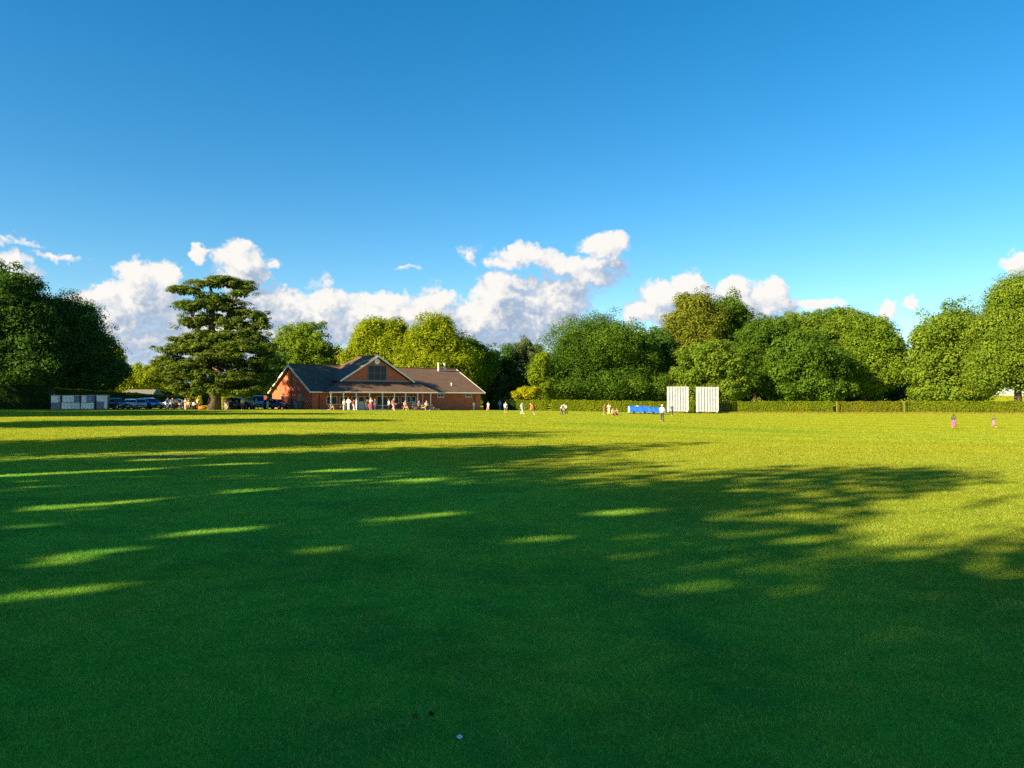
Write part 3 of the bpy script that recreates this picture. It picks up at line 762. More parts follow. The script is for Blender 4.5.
# ------------------------------------------------------------------ hedges
def hedge(label, a, b, h, w, kind, seed, leaf=.16, dens=210, h2=None, rough=.035, name='hedge'):
    rng = np.random.default_rng(seed)
    a = np.array(a, float); b = np.array(b, float); Lg = np.linalg.norm(b-a); t = (b-a)/Lg; n = np.array([-t[1], t[0]])
    h2 = h2 or h
    mid = (a+b)/2
    def surf(N, f):
        s = rng.random(N)*Lg
        hh = h+(h2-h)*s/Lg
        if f == 'top': o = (rng.random(N)-.5)*w; z = hh; nr = np.tile([0, 0, 1.], (N, 1))
        elif f == 'front': o = np.full(N, -w/2); z = rng.random(N)*hh; nr = np.tile([-n[0], -n[1], .1], (N, 1))
        elif f == 'back': o = np.full(N, w/2); z = rng.random(N)*hh; nr = np.tile([n[0], n[1], .1], (N, 1))
        elif f == 'ends':
            s = np.where(rng.random(N) < .5, 0., Lg); o = (rng.random(N)-.5)*w; z = rng.random(N)*h; nr = np.where((s > 0)[:, None], [t[0], t[1], 0], [-t[0], -t[1], 0])
        z = z*1.0
        wv = rough*(np.sin(s*1.9+z*2.3+seed)+.7*np.sin(s*4.7+1.3*z))
        P = a[None]+s[:, None]*t[None]+(o*(1-.10*(z/h)**2))[:, None]*n[None]
        Z = gz(P[:, 0], P[:, 1])+z+(wv if f == 'top' else 0)
        out = np.concatenate([P, Z[:, None]], 1)+nr*(wv[:, None]*.8-.05)+rng.normal(0, .05, (N, 3))
        return out, nr
    Ps, Ns = [], []
    hm = (h+h2)/2
    for f, A in (('top', Lg*w), ('front', Lg*hm), ('back', Lg*hm*.6), ('ends', 2*w*hm)):
        p, q = surf(int(A*dens*(1 if f != 'back' else .6)), f); Ps.append(p); Ns.append(q)
    P = np.concatenate(Ps); N = np.concatenate(Ns)
    N = N*.8+sph(rng, len(P))*.6; N /= np.linalg.norm(N, axis=1, keepdims=True)
    tint = np.clip(.45+.22*np.sin(P[:, 0]*.9+seed)*np.sin(P[:, 0]*.37+P[:, 2])+rng.normal(0, .2, len(P)), 0, 1)
    V, Fc, T = leaf_quads(rng, P, N, leaf*rng.uniform(.6, 1.4, len(P)), tint)
    z0 = gzf(*mid); V = V-np.array([mid[0], mid[1], z0])
    root = empty(name, (mid[0], mid[1], z0), label=label, cat='hedge')
    link('foliage', np_mesh('foliage', V, Fc, T), LF[kind], root)
    # twiggy dark core
    mb = MB(); k = 24
    for i in range(k):
        s0, s1 = Lg*i/k, Lg*(i+1)/k
        p0, p1 = a+t*s0-mid, a+t*s1-mid
        hh = (h+(h2-h)*(i+.5)/k)-.12
        zc = gzf(*(a+t*(s0+s1)/2))-z0
        mb.box(((p0[0]+p1[0])/2, (p0[1]+p1[1])/2, zc+hh/2-.1), (Lg/k+.01 if i else Lg/k-.1, w-.3, hh), rz=math.atan2(t[1], t[0]))
    mb.build('stems', M['twig'], root)
    return root
M['twig'] = paint('hedge_twigs', (.022, .040, .010), .95, var=.4, scale=8)

HA, HB = np.array([-5.0, 128.5]), np.array([92.0, 115.5])
def hpt(px):   # point on the hedge line for an image column
    r = (px-CXP)/F; d = HB-HA
    s = (r*HA[1]-HA[0])/(d[0]-r*d[1]); return HA+d*s
HG = [(484,516,1.55,'yew','low dark clipped hedge beside the right end of the pavilion'),  # dark leaf puts the shade on this first stretch into its colour
      (516.5,547,1.65,'hedge','bright clipped hedge below the golden bush'),
      (552.5,664,1.75,'hedge','long clipped hedge behind the blue covers'),
      (664.6,729,1.75,'hedge','clipped hedge directly behind the white sight screens'),
      (731,831.5,1.8,'hedge','long clipped hedge under the wide bushy trees right of the screens'),
      (836,899,1.8,'hedge2','clipped hedge reddish in places, between two narrow gaps'),
      (900.5,1075,1.85,'hedge','clipped hedge behind the two children on the right')]
for i, (p0, p1, h, kd, lab) in enumerate(HG):
    hedge(lab, hpt(p0), hpt(p1), h, 1.3, kd, 400+i)
# rough uncut strip at the foot of the hedge
def rough_strip():
    rng = np.random.default_rng(5); N = 26000
    s = rng.random(N); P = HA+(HB-HA)*s[:, None]; keep = P[:, 0] > 20
    P = P[keep]; n = len(P); off = 1.0+np.abs(rng.normal(0, 1.5, n))*(.4+.6*sstep(25, 60, P[:, 0]))
    P[:, 1] -= off; h = (.34-.04*off)*rng.uniform(.5, 1.2, n); h = np.maximum(h, .08)
    a = rng.random(n)*6.28; w = .06*rng.uniform(.6, 1.3, n); z = gz(P[:, 0], P[:, 1])
    b0 = np.stack([P[:, 0]-np.cos(a)*w/2, P[:, 1]-np.sin(a)*w/2, z-.01], 1); b1 = np.stack([P[:, 0]+np.cos(a)*w/2, P[:, 1]+np.sin(a)*w/2, z-.01], 1)
    t = np.stack([P[:, 0]+rng.normal(0, .07, n), P[:, 1]+rng.normal(0, .07, n), z+h], 1)
    V = np.stack([b0, b1, t], 1).reshape(-1, 3)
    o = link('rough_grass', np_mesh('rough_grass', V, np.arange(len(V)).reshape(-1, 3), np.repeat(rng.random(n), 3)), LF['dry'])
    tag(o, 'pale uncut grass along the foot of the right hedge', 'grass', kind='stuff')
rough_strip()
# left hedges: tall yew block and the long one dropping towards the cedar
hedge('tall dark yew hedge at the far left edge', (wx(-60,104),104), (wx(51,106),106), 3.25, 1.8, 'yew', 420)
hedge('long dark hedge behind the parked cars', (wx(51.5,112),112), (wx(196,126),126), 3.0, 1.4, 'yew', 421, h2=1.7)
hedge('small bright clipped hedge under the cedar beside the dark car', (wx(222,108),108), (wx(246,110),110), 1.75, 1.2, 'gold', 422, dens=90, h2=1.5)  # golden leaf colour stands in for sunlight on this hedge
hedge('low sunlit shrub left of the cedar trunk', (wx(188,107),107), (wx(200,108),108), 1.9, 1.4, 'gold', 423, dens=90, h2=1.1, rough=.15, name='shrub')  # sunlight on the shrub is put into its golden leaf colour
# far woodland seen under and between the crowns
def woodland():
    rng = np.random.default_rng(77); L = []
    for px in np.arange(150, 985, 13):
        d = 182+rng.uniform(-8, 8); top = 388-rng.uniform(0, 10)
        if 330 < px < 350: top = 380
        if px < 240: top = 391-rng.uniform(0, 4)
        L.append(((wx(px, d), d, wz(top+9, d)-.3), (9*d/F*1.3, 2.5, 12*d/F)))
    V, Fc, T = lobes_to_leaves(rng, L, .55, 1.7, 1.4, 26, sub=False)
    V[:, 2] = np.maximum(V[:, 2], -.3)
    o = link('undergrowth', np_mesh('undergrowth', V, Fc, T), LF['dark'])
    tag(o, 'dark woodland undergrowth filling the gaps far behind the hedge', 'undergrowth', kind='stuff')
woodland()
# ------------------------------------------------------------------ pavilion
TH = math.radians(36)
PE = Vector((math.cos(TH), math.sin(TH), 0)); PN = Vector((-math.sin(TH), math.cos(TH), 0))
PO = Vector((wx(377, 110), 110, .45))
def pav(u, v, z=0): return PO+PE*u+PN*v+Vector((0, 0, z))
def pu(px, v):      # facade coordinate of an image column on the plane v
    r = (px-CXP)/F; b = PO+PN*v
    return (r*b.y-b.x)/(PE.x-r*PE.y)
def pz(py, u, v): return EYE-.45+(HY-py)/F*(PO+PE*u+PN*v).y
def build_pavilion():
    root = empty('pavilion', PO, TH, label='red brick cricket pavilion with brown tiled roof, clock gable and front verandah', cat='pavilion')
    UL, UR, VB, VR = -9.6, 17.7, 16.0, 8.0
    EZ, RZ = 2.5, 6.35
    # brick shell: front, right end, back, left end gable
    t = .25
    w = MB()
    w.box(((UL+UR)/2, t/2, EZ/2-.2), (UR-UL, t, EZ+.4))
    w.box(((UL+UR)/2, VB-t/2, EZ/2-.2), (UR-UL, t, EZ+.4))
    for u0, sgn in ((UL, 1), (UR-t, 1)):
        prof = [(t+.002, -.4), (VB-t-.002, -.4), (VB-t-.002, EZ), (VR, RZ-.18), (t+.002, EZ)]
        A = [(u0, v, z) for v, z in prof]; B = [(u0+t, v, z) for v, z in prof]
        n = len(prof); w.add(A+B, [tuple(range(n-1, -1, -1)), tuple(range(n, 2*n))]+[(i, (i+1) % n, (i+1) % n+n, i+n) for i in range(n)])
    w.build('wall', M['brick'], root)
    # central gable wall and cheeks
    GW, GZ, GA, GV = 5.35, 4.02, 7.50, 6.6
    g = MB()
    prof = [(-GW, EZ+.01), (GW, EZ+.01), (GW, GZ-.05), (0, GA-.2), (-GW, GZ-.05)]
    A = [(u, -.02, z) for u, z in prof]; B = [(u, .23, z) for u, z in prof]
    g.add(A+B, [tuple(range(5)), tuple(range(9, 4, -1))]+[(i, i+5, (i+1) % 5+5, (i+1) % 5) for i in range(5)])
    for s in (-1, 1): g.box((s*(GW-.13), 2.0, (EZ+GZ)/2+.3), (.24, 3.4, GZ-EZ-.7))
    g.build('gable_wall', M['brick'], root)
    # pilaster and dark recess on the end gable
    pb = MB(); pb.box((UL-.07, 8.0, 2.6), (.14, .45, 5.6)); pb.build('pilaster', M['brick'], root)
    # roofs
    sl = (RZ-EZ)/(VR+.0)
    ov = .55
    ez = EZ-sl*ov+.22
    r = MB(); th = .14
    fo = -ov
    u0, u1 = UL-.45, UR+.45
    r.solid([(u0, fo, ez), (u1, fo, ez), (u1, VR, RZ), (u0, VR, RZ)], th)
    r.solid([(u1, VB+ov, ez), (u0, VB+ov, ez), (u0, VR, RZ), (u1, VR, RZ)], th)
    roof = r.build('roof', M['tile'], root)
    rc = MB(); rc.tube([(u0, VR, RZ), (u1, VR, RZ)], .12, 8)
    rc.build('ridge_tile', M['tile'], roof)
    # central gable roof
    gs = (GA-GZ)/5.55
    gr = MB(); gt = .13
    for s in (-1, 1):
        P = [(s*5.75, -.45, GZ-gs*.2+.14), (0, -.45, GA+.14), (0, GV, GA+.14), (s*1.9, 9.0, GA-gs*1.9+.14), (s*5.75, 3.0, GZ-gs*.2+.14)]
        if s > 0: P = P[::-1]
        gr.solid(P, gt, nrm=Vector((s*gs, 0, 1)).normalized())
    gr.solid([(0, GV, GA+.14), (1.9, 9.0, GA-gs*1.9+.14), (-1.9, 9.0, GA-gs*1.9+.14)], .1, nrm=Vector((0, .5, 1)).normalized())
    groof = gr.build('gable_roof', M['tile'], root)
    b = MB(); b.tube([(0, -.47, GA+.16), (0, GV, GA+.16)], .11, 8); b.build('ridge_tile', M['tile'], groof)
    # verandah roof (hipped lean-to)
    ve, vz, tz = -2.75, 2.42, 3.88
    L0, R0 = -8.3, 8.35
    v = MB()
    v.solid([(L0, ve, vz), (R0, ve, vz), (5.7, -.03, tz), (-5.7, -.03, tz)], .12)
    v.solid([(L0, -.03-.6, vz+.02), (L0, ve, vz), (-5.7, -.03, tz)], .12)
    v.solid([(R0, ve, vz), (R0, -.03-.6, vz+.02), (5.7, -.03, tz)], .12)
    vr = v.build('verandah_roof', M['tile'], root)
    hp = MB()
    hp.tube([(L0, ve, vz+.02), (-5.7, -.03, tz+.03)], .09, 6); hp.build('hip_tile', M['tile'], vr)
    hp = MB(); hp.tube([(R0, ve, vz+.02), (5.7, -.03, tz+.03)], .09, 6); hp.build('hip_tile', M['tile'], vr)
    fl = MB(); fl.box((0, -.06, tz+.16), (10.9, .12, .16)); fl.build('flashing', M['lead'], vr)
    # fascias and bargeboards
    f = MB()
    f.box(((u0+u1)/2, fo-.03, ez-.10), (u1-u0+.06, .05, .16))
    for uu in (u0-.03, u1+.03):
        f.bar((uu, fo, ez-.12), (uu, VR, RZ-.08), .05, .26); f.bar((uu, VB+ov, ez-.12), (uu, VR, RZ-.08), .05, .26)
    f.build('fascia', M['fascia'], root)
    f = MB()
    for s in (-1, 1): f.bar((s*5.78, -.48, GZ-gs*.2+.0), (0, -.48, GA+.0), .06, .2)
    f.build('bargeboard', M['fascia'], root)
    f = MB(); f.box(((L0+R0)/2, ve-.03, vz-.10), (R0-L0+.06, .05, .14))
    f.build('verandah_fascia', M['fascia'], root)
    gu = MB(); gu.tube([(L0, ve-.11, vz-.06), (R0, ve-.11, vz-.06)], .055, 8); gu.tube([(R0+.2, fo-.11, ez-.06), (u1, fo-.11, ez-.06)], .055, 8)
    gu.build('gutter', M['white'], root)
    # verandah posts
    for px in (330.8, 343.4, 356.2, 369.5, 382.5, 394.3, 405.6, 417.6, 422.6, 430.6):
        vv = ve+.2 if px != 422.6 else -1.2
        u = pu(px, vv); p = MB(); p.box((u, vv, 1.15), (.12, .12, 2.3)); p.box((u, vv, 2.22), (.2, .2, .1)); p.box((u, vv, .1), (.18, .18, .12))
        p.build('post', M['white'], root)
    s = MB(); s.box(((L0+R0)/2, -1.55, -.1), (R0-L0+.4, 3.1, .3)); s.build('verandah_floor', M['slab'], root)
    # openings
    def window(px0, px1, y0, y1, v, frame, nx, nz, fw=.07, name='window', prm=None):
        ua, ub = pu(px0, v), pu(px1, v); um = (ua+ub)/2
        zb, zt = pz(y1, um, v), pz(y0, um, v)
        fr = MB(); vv = v-.03
        fr.box((um, vv, zt-fw/2), (ub-ua, .08, fw)); fr.box((um, vv, zb+fw/2), (ub-ua, .08, fw))
        for i in range(nx+1):
            k = ua+fw/2+(ub-ua-fw)*i/nx; ww = fw if i in (0, nx) else fw*.6
            fr.box((k, vv-.001, (zb+zt)/2), (ww, .078, zt-zb-2*fw))
        for i in range(1, nz):
            fr.box((um, vv+.004, zb+(zt-zb)*i/nz), (ub-ua-2*fw, .06, fw*.6))
        o = fr.build(name, frame, root)
        gl = MB(); gl.box((um, v-.012, (zb+zt)/2), (ub-ua-.05, .02, zt-zb-.05)); gl.build('pane', M['glass'], o)
        if name == 'window':
            si = MB(); si.box((um, v-.09, zb-.05), (ub-ua+.12, .18, .06)); si.build('sill', frame, o)
        return o
    window(326.5, 337, 396.3, 404.5, 0, M['frame'], 2, 1)
    window(339.5, 347.5, 396.3, 404.5, 0, M['frame'], 2, 1)
    window(376.8, 387.2, 396.2, 405.4, 0, M['frame'], 2, 1)
    window(389.2, 398.7, 396.2, 403.4, 0, M['frame'], 2, 1)
    window(400.9, 410.3, 396.2, 402.6, 0, M['frame'], 3, 1)
    window(437.2, 443.8, 393.9, 397.0, 0, M['frame'], 2, 1)
    window(465.2, 471.0, 393.7, 396.8, 0, M['frame'], 2, 1)
    window(367.6, 386.4, 365.2, 380.9, -.02, M['greyblue'], 3, 2, .08)
    def door(px0, px1, v, y0, mat, nm='door'):
        ua, ub = pu(px0, v), pu(px1, v); um = (ua+ub)/2; zt = pz(y0, um, v)
        fr = MB()
        fr.box((um, v-.03, zt-.04), (ub-ua, .1, .08))
        for k in (ua+.04, ub-.04): fr.box((k, v-.031, (zt-.08)/2), (.08, .098, zt-.08))
        fr.box((um, v-.02, .5), (ub-ua-.17, .05, 1.0)); fr.box((um, v-.021, 1.05), (ub-ua-.17, .06, .1))
        d = fr.build(nm, mat, root)
        gl = MB(); gl.box((um, v-.012, 1.1+(zt-.09-1.1)/2), (ub-ua-.17, .03, zt-.09-1.1)); gl.build('pane', M['glass'], d)
        h = MB(); h.tube([(ub-.18, v-.05, 1.05), (ub-.18, v-.11, 1.05), (ub-.30, v-.11, 1.05)], .018, 6); h.build('handle', M['steel'], d)
    door(351.5, 357.5, 0, 396.2, M['frame']); door(358.2, 364.2, 0, 396.2, M['frame'])
    door(364.7, 370.2, 0, 396.0, M['frame']); door(411.6, 415.6, 0, 396.2, M['offwhite'])
    # end gable: dark door, small window; clock
    e = MB(); e.box((UL-.03, 4.2, 1.05), (.08, 1.7, 2.1)); d = e.build('door', M['darkframe'], root)
    h = MB(); h.tube([(UL-.08, 4.75, 1.0), (UL-.14, 4.75, 1.0), (UL-.14, 4.6, 1.0)], .02, 6); h.build('handle', M['steel'], d)
    e = MB(); e.box((UL-.03, 11.4, 1.5), (.08, 1.2, 1.0)); d = e.build('window', M['frame'], root)
    e = MB(); e.box((UL-.078, 11.4, 1.5), (.02, 1.02, .82)); e.build('pane', M['glass'], d)
    cu, cz = pu(376.7, -.02), pz(361.6, 0, 0)
    c = MB(); c.lathe([(.40, -.16), (.40, -.08), (.34, -.07), (.34, -.02)], (cu, 0, cz), 24, 'Y'); ck = c.build('clock', M['white'], root)
    hnd = MB(); hnd.bar((cu, -.172, cz), (cu+.02, -.172, cz+.26), .03, .012); hnd.bar((cu, -.178, cz), (cu-.15, -.178, cz-.06), .04, .010); hnd.build('clock_hand', M['plastic'], ck)
    # flues, vents, downpipes
    for px in (438.5, 444.6):
        v0 = 7.2; u = pu(px, v0); p = MB()
        p.tube([(u, v0, 5.6), (u, v0, 7.12)], .15, 12); p.tube([(u, v0, 7.12), (u, v0, 7.3)], [.2, .2], 12)
        p.build('flue', M['offwhite'], root)
    u = pu(451.5, 1.8); p = MB(); p.tube([(u, 1.8, 3.2), (u, 1.8, 3.85)], .09, 10); p.tube([(u, 1.8, 3.85), (u, 1.8, 3.95)], .14, 10); p.build('roof_vent', M['offwhite'], root)
    for px in (319.4, 475):
        u = pu(px, -.06); p = MB(); p.tube([(u, -.42, 2.3), (u, -.07, 2.05), (u, -.07, .05)], .045, 8); p.build('downpipe', M['plastic'], root)
    return root
build_pavilion()
# ground level furniture by the pavilion
def place(px, d, rz=0, name='x', **k):
    x = wx(px, d); return empty(name, (x, d, gzf(x, d)), rz, **k)
def on(px, py, guess=105, lo=20, hi=127):
    """distance at which the terrain meets the image row py in column px"""
    best = min(np.arange(lo, hi, .25), key=lambda d: abs(HY+(EYE-gzf(wx(px, d), d))*F/d-py)+abs(d-guess)*.004)
    return float(best)

def picnic(px, v, label, rz):
    u = pu(px, v); p = pav(u, v); r = empty('picnic_table', (p.x, p.y, gzf(p.x, p.y)), TH+rz, label=label, cat='table', group='picnic tables in front of the pavilion')
    t = MB()
    for k in range(5): t.box((0, -.3+.15*k, .74), (1.8, .135, .04))
    t.build('tabletop', M['wood'], r)
    for s in (-1, 1):
        b = MB(); b.box((0, s*.62, .45), (1.8, .24, .04)); b.build('bench', M['wood'], r)
        l = MB(); l.bar((s*.7, -.72, 0), (s*.7, -.2, .72), .05, .09); l.bar((s*.7, .72, 0), (s*.7, .2, .72), .05, .09); l.box((s*.7+.05, 0, .40), (.045, 1.5, .09)); l.box((s*.7+.05, 0, .68), (.045, .7, .08))
        l.build('leg', M['wood'], r)
picnic(410, -4.2, 'wooden picnic table under the right half of the verandah, nearer the clock gable', .1)
picnic(421, -4.0, 'wooden picnic table beside the last verandah posts', -.15)
picnic(427.5, -5.2, 'wooden picnic table nearest the plain brick right wall', .05)
picnic(337, -4.2, 'wooden picnic table by the left verandah post', 0)
def bin_(px, d, label, mat):
    r = place(px, d, -.3, 'wheelie_bin', label=label, cat='bin', group='bins beside the brick gable')
    b = MB(); vs = []
    for z, sx, sy in ((.12, .24, .28), (1.0, .29, .36)): vs += [(-sx, -sy, z), (sx, -sy, z), (sx, sy, z), (-sx, sy, z)]
    b.add(vs, [(3, 2, 1, 0), (4, 5, 6, 7), (0, 1, 5, 4), (1, 2, 6, 5), (2, 3, 7, 6), (3, 0, 4, 7)]); b.build('body', mat, r, bevel=.02)
    l = MB(); l.box((0, 0, 1.03), (.62, .78, .06)); l.box((0, .42, 1.0), (.5, .06, .05)); l.build('lid', mat, r, bevel=.015)
    for s in (-1, 1):
        w = MB(); w.lathe([(.1, -.03), (.1, .03)], (s*.22, .3, .1), 12, 'X'); w.build('wheel', M['tyre'], r)
bin_(297.3, 103.5, 'blue wheelie bin against the brick gable', M['binblue'])
bin_(301.0, 102.5, 'dark wheelie bin at the corner of the brick gable', M['plastic'])

# white cabinets in front of the left hedge
def cabinet(px0, px1, label, kind, dy=0):
    d = 103+dy; w = (px1-px0)/F*d; r = place((px0+px1)/2, d, 0, 'storage_cabinet', label=label, cat='cabinet', group='white cabinets in front of the dark hedge')
    h = 1.92
    b = MB(); b.box((0, .35, .94), (w-.04, .6, 1.84)); b.box((0, .35, .05), (w+.02, .62, .1)); b.build('carcass', M['greyblue'], r)
    def panel(x0, x1, z0, z1, mat, nm='panel'):
        p = MB(); p.box(((x0+x1)/2*w, .02, (z0+z1)/2*h), ((x1-x0)*w-.03, .05, (z1-z0)*h-.03)); o = p.build(nm, mat, r, bevel=.008)
        k = MB(); k.box((((x0+x1)/2+(x1-x0)*.32)*w, -.02, (z0+z1)/2*h), (.03, .03, .16)); k.build('handle', M['steel'], o)
    for q in kind: panel(*q[:4], M[q[4]])
    t = MB(); t.box((0, .33, h), (w+.04, .74, .05)); t.build('top', M['offwhite'], r)
cabinet(51, 60.5, 'narrow cabinet with white upper and dark lower panel beside the tall hedge', [(-.5, .3, .5, .98, 'white'), (.3, .5, .5, .98, 'pinkpanel'), (-.5, .5, .08, .5, 'greyblue')])
cabinet(61.5, 80, 'widest cabinet with large white lower doors and a dark upper corner', [(-.45, .18, .52, .98, 'white'), (.18, .46, .5, .98, 'greyblue'), (-.5, .0, .06, .5, 'white'), (.0, .5, .06, .5, 'offwhite')])
cabinet(81, 94.5, 'cabinet with grey-blue window like panel over a white lower door', [(-.46, -.1, .5, .98, 'white'), (-.1, .34, .5, .98, 'bluepanel'), (-.5, .46, .06, .48, 'white')])
cabinet(96.5, 107.5, 'white cabinet with dark lower left panel beside the dark estate car', [(-.5, .5, .54, .98, 'white'), (.18, .5, .06, .54, 'white'), (-.5, .18, .06, .54, 'greyblue')])

# roofs of garden buildings behind the left hedge
def hut(px, d, label, w, dp, eave, apex, roofmat, hip=True, rz=0):
    r = place(px, d, rz, 'garden_building', label=label, cat='building')
    b = MB(); b.box((0, 0, eave/2), (w, dp, eave)); b.build('wall', M['render'], r)
    f = MB(); o = .3; k = .1 if hip else w/2-.2
    A = [(-w/2-o, -dp/2-o, eave), (w/2+o, -dp/2-o, eave), (w/2+o, dp/2+o, eave), (-w/2-o, dp/2+o, eave), (-k, 0, apex), (k, 0, apex)]
    f.add(A, [(0, 1, 5, 4), (1, 2, 5), (2, 3, 4, 5), (3, 0, 4), (3, 2, 1, 0)]); f.build('roof', roofmat, r)
    d_ = MB(); d_.box((.3, -dp/2-.02, 1.0), (.9, .06, 2.0)); d_.build('door', M['darkframe'], r)
hut(63, 128, 'small hut with pale pink pyramid roof peeping over the tall hedge', 2.6, 2.6, 3.0, 4.25, M['pinkroof'])
hut(142, 140, 'low building with pale grey roof behind the hedge left of the cedar', 5.5, 4, 2.3, 3.2, M['slateroof'], hip=False)
# small gate posts in hedge gaps
for px, lab in ((833.5, 'pale wooden post in the gap of the right hedge'), (900, 'short wooden post with a cross top beside the reddish hedge')):
    p = hpt(px); r = empty('gate_post', (p[0], p[1]-1.2, gzf(p[0], p[1]-1.2)), 0, label=lab, cat='post')
    b = MB(); b.box((0, 0, .9), (.06, .06, 1.8)); b.build('shaft', M['oldwood'], r)
    c = MB(); c.box((0, 0, 1.83), (.14 if px < 850 else .6, .12, .06)); c.build('cap', M['oldwood'], r)

# ------------------------------------------------------------------ sight screens
def screen(px0, px1, rail, label):
    d = 120.0; w = (px1-px0)/F*d; r = place((px0+px1)/2, d, .03, 'sight_screen', label=label, cat='sight screen', group='white sight screens')
    h0, h1 = .28, 4.05
    s = MB(); n = 8
    sw = w/n
    for k in range(n):
        x = -w/2+sw*(k+.5); s.box((x, -.02, (h0+h1)/2), (sw*.76, .035, h1-h0))
    s.build('panel', M['screenwhite'], r)
    f = MB()
    for z in (h0+.1, h1-.08, h0+(h1-h0)*rail): f.box((0, .05, z), (w, .07, .10))
    for x in (-w/2+.03, w/2-.03): f.box((x, -.02, (h0+h1)/2), (.06, .06, h1-h0+.04))
    f.box((0, -.02, h1+.04), (w+.02, .08, .05))
    f.build('frame', M['offwhite'], r)
    for sx in (-1, 1):
        b = MB(); x = sx*(w/2-.35)
        b.bar((x, .06, 3.0), (x, 1.5, .25), .07); b.bar((x, -.75, .25), (x, 1.55, .25), .09, .09); b.build('brace', M['offwhite'], r)
        for y in (-.7, 1.45):
            q = MB(); q.lathe([(.2, -.05), (.2, .05)], (x+sx*.1, y, .2), 14, 'X'); q.build('wheel', M['tyre'], r)
screen(667, 688.5, .30, 'white slatted sight screen, the left one with its rail low down')
screen(696, 718.5, .57, 'white slatted sight screen, the right one with its rail at mid height')
# dark slats stand in for the right screen's shadow on the hedge
r = place(724.5, 122.5, 0, 'roller_fence', label='dark slatted wheeled frame standing just right of the right sight screen', cat='frame')
b = MB()
for k in range(6): b.box((-.8+.32*k, 0, 1.05), (.12, .05, 1.9))
b.build('slat', M['darkmetal'], r)
b = MB(); b.box((0, .05, .25), (1.9, .06, .1)); b.box((0, .05, 1.85), (1.9, .06, .1)); b.build('rail', M['darkmetal'], r)

# blue wicket covers
def cover(px0, px1, d, h, label, emblem):
    w = (px1-px0)/F*d; r = place((px0+px1)/2, d, .05, 'wicket_cover', label=label, cat='cover', group='blue wheeled covers near the sight screens')
    b = MB(); n = 10; ring = []
    prof = [(math.cos(math.pi*i/n)*1.35, .22+math.sin(math.pi*i/n)**.8*(h-.22)) for i in range(n+1)]
    m = n+1; K = 12; vs = []; fs = []
    for j in range(K+1):
        sag = -.085*math.sin(math.pi*((j*3/K) % 1))-.03*math.sin(j*2.3+px0)
        vs += [(-w/2+w*j/K, y, z+sag*(z-.22)/(h-.22)) for y, z in prof]
    for j in range(K): fs += [(j*m+i, j*m+i+1, (j+1)*m+i+1, (j+1)*m+i) for i in range(n)]
    b.add(vs, fs+[tuple(range(m)), tuple(range((K+1)*m-1, K*m-1, -1))])
    b.build('canopy', M['cover'], r)
    f = MB(); f.box((0, -1.36, .2), (w+.05, .06, .08)); f.box((0, 1.36, .2), (w+.05, .06, .08))
    for s in (-1, 1): f.box((s*w/2, 0, .2), (.06, 2.66, .08))
    f.build('frame', M['steel'], r)
    for s in (-1, 1):
        for y in (-1.4, 1.4):
            q = MB(); q.lathe([(.16, -.05), (.18, -.02), (.18, .02), (.16, .05)], (s*(w/2-.4), y, .18), 14, 'Y'); q.build('wheel', M['tyre'], r)
    for ex in emblem:    # pale round mark on the sheet
        q = MB(); k = 3; y0, z0 = prof[n-k+0]; y1, z1 = prof[n-k-1]
        cy, cz = (y0+y1)/2, (z0+z1)/2
        nv = Vector((0, -(z1-z0), (y1-y0))).normalized()
        if nv.y > 0: nv = -nv
        tv = Vector((0, y1-y0, z1-z0)).normalized()
        c = Vector((ex*w, cy, cz))+nv*.02
        q.add([c+Vector((1, 0, 0))*math.cos(a)*.22+tv*math.sin(a)*.2 for a in [2*math.pi*j/16 for j in range(16)]], [tuple(range(16))]); q.build('emblem', M['white'], r)
    e = MB(); e.lathe([(.02, -.03), (.46, -.03), (.46, .0)], (-w/2-.012, 0, h*.52), 18, 'X') if emblem else None
    if emblem: e.build('end_disc', M['white'], r)
cover(629, 645.5, 111, 1.18, 'blue domed wicket cover with round pale marks, left of the pair', [-.05])
cover(648.2, 663, 109.5, 1.02, 'plain deep blue domed wicket cover, right of the pair', [])

# litter and a divot in the foreground
def litter():
    d = EYE*F/(737-HY)
    x = wx(460, d); r = empty('litter', (x, d, gzf(x, d)), .4, label='small crumpled white scrap lying in the shaded foreground grass', cat='litter')
    b = MB(); rr = random.Random(4)
    b.ellipsoid((0, 0, .018), (.017, .010, .009), 9, 6)
    b.v = [(x+rr.uniform(-.004, .004), y+rr.uniform(-.004, .004), z+rr.uniform(-.004, .004)) for x, y, z in b.v]
    b.build('scrap', M['paperwhite'], r)
    for px, py, s, lab in ((431, 712, .018, 'dark scuffed soil divot in the foreground, the larger of two'), (416, 714.5, .012, 'dark scuffed soil divot in the foreground, the smaller of two')):
        d = EYE*F/(py-HY); x = wx(px, d); q = MB(); q.ellipsoid((0, 0, 0), (s, s*.8, .014), 12, 6)
        q.v = [(a+rr.uniform(-.004, .004), b_+rr.uniform(-.004, .004), c+rr.uniform(-.004, .004)) for a, b_, c in q.v]
        o = q.build('divot', M['soil'], None, smooth=True); o.location = (x, d, gzf(x, d)+.005); tag(o, lab, 'divot')
litter()
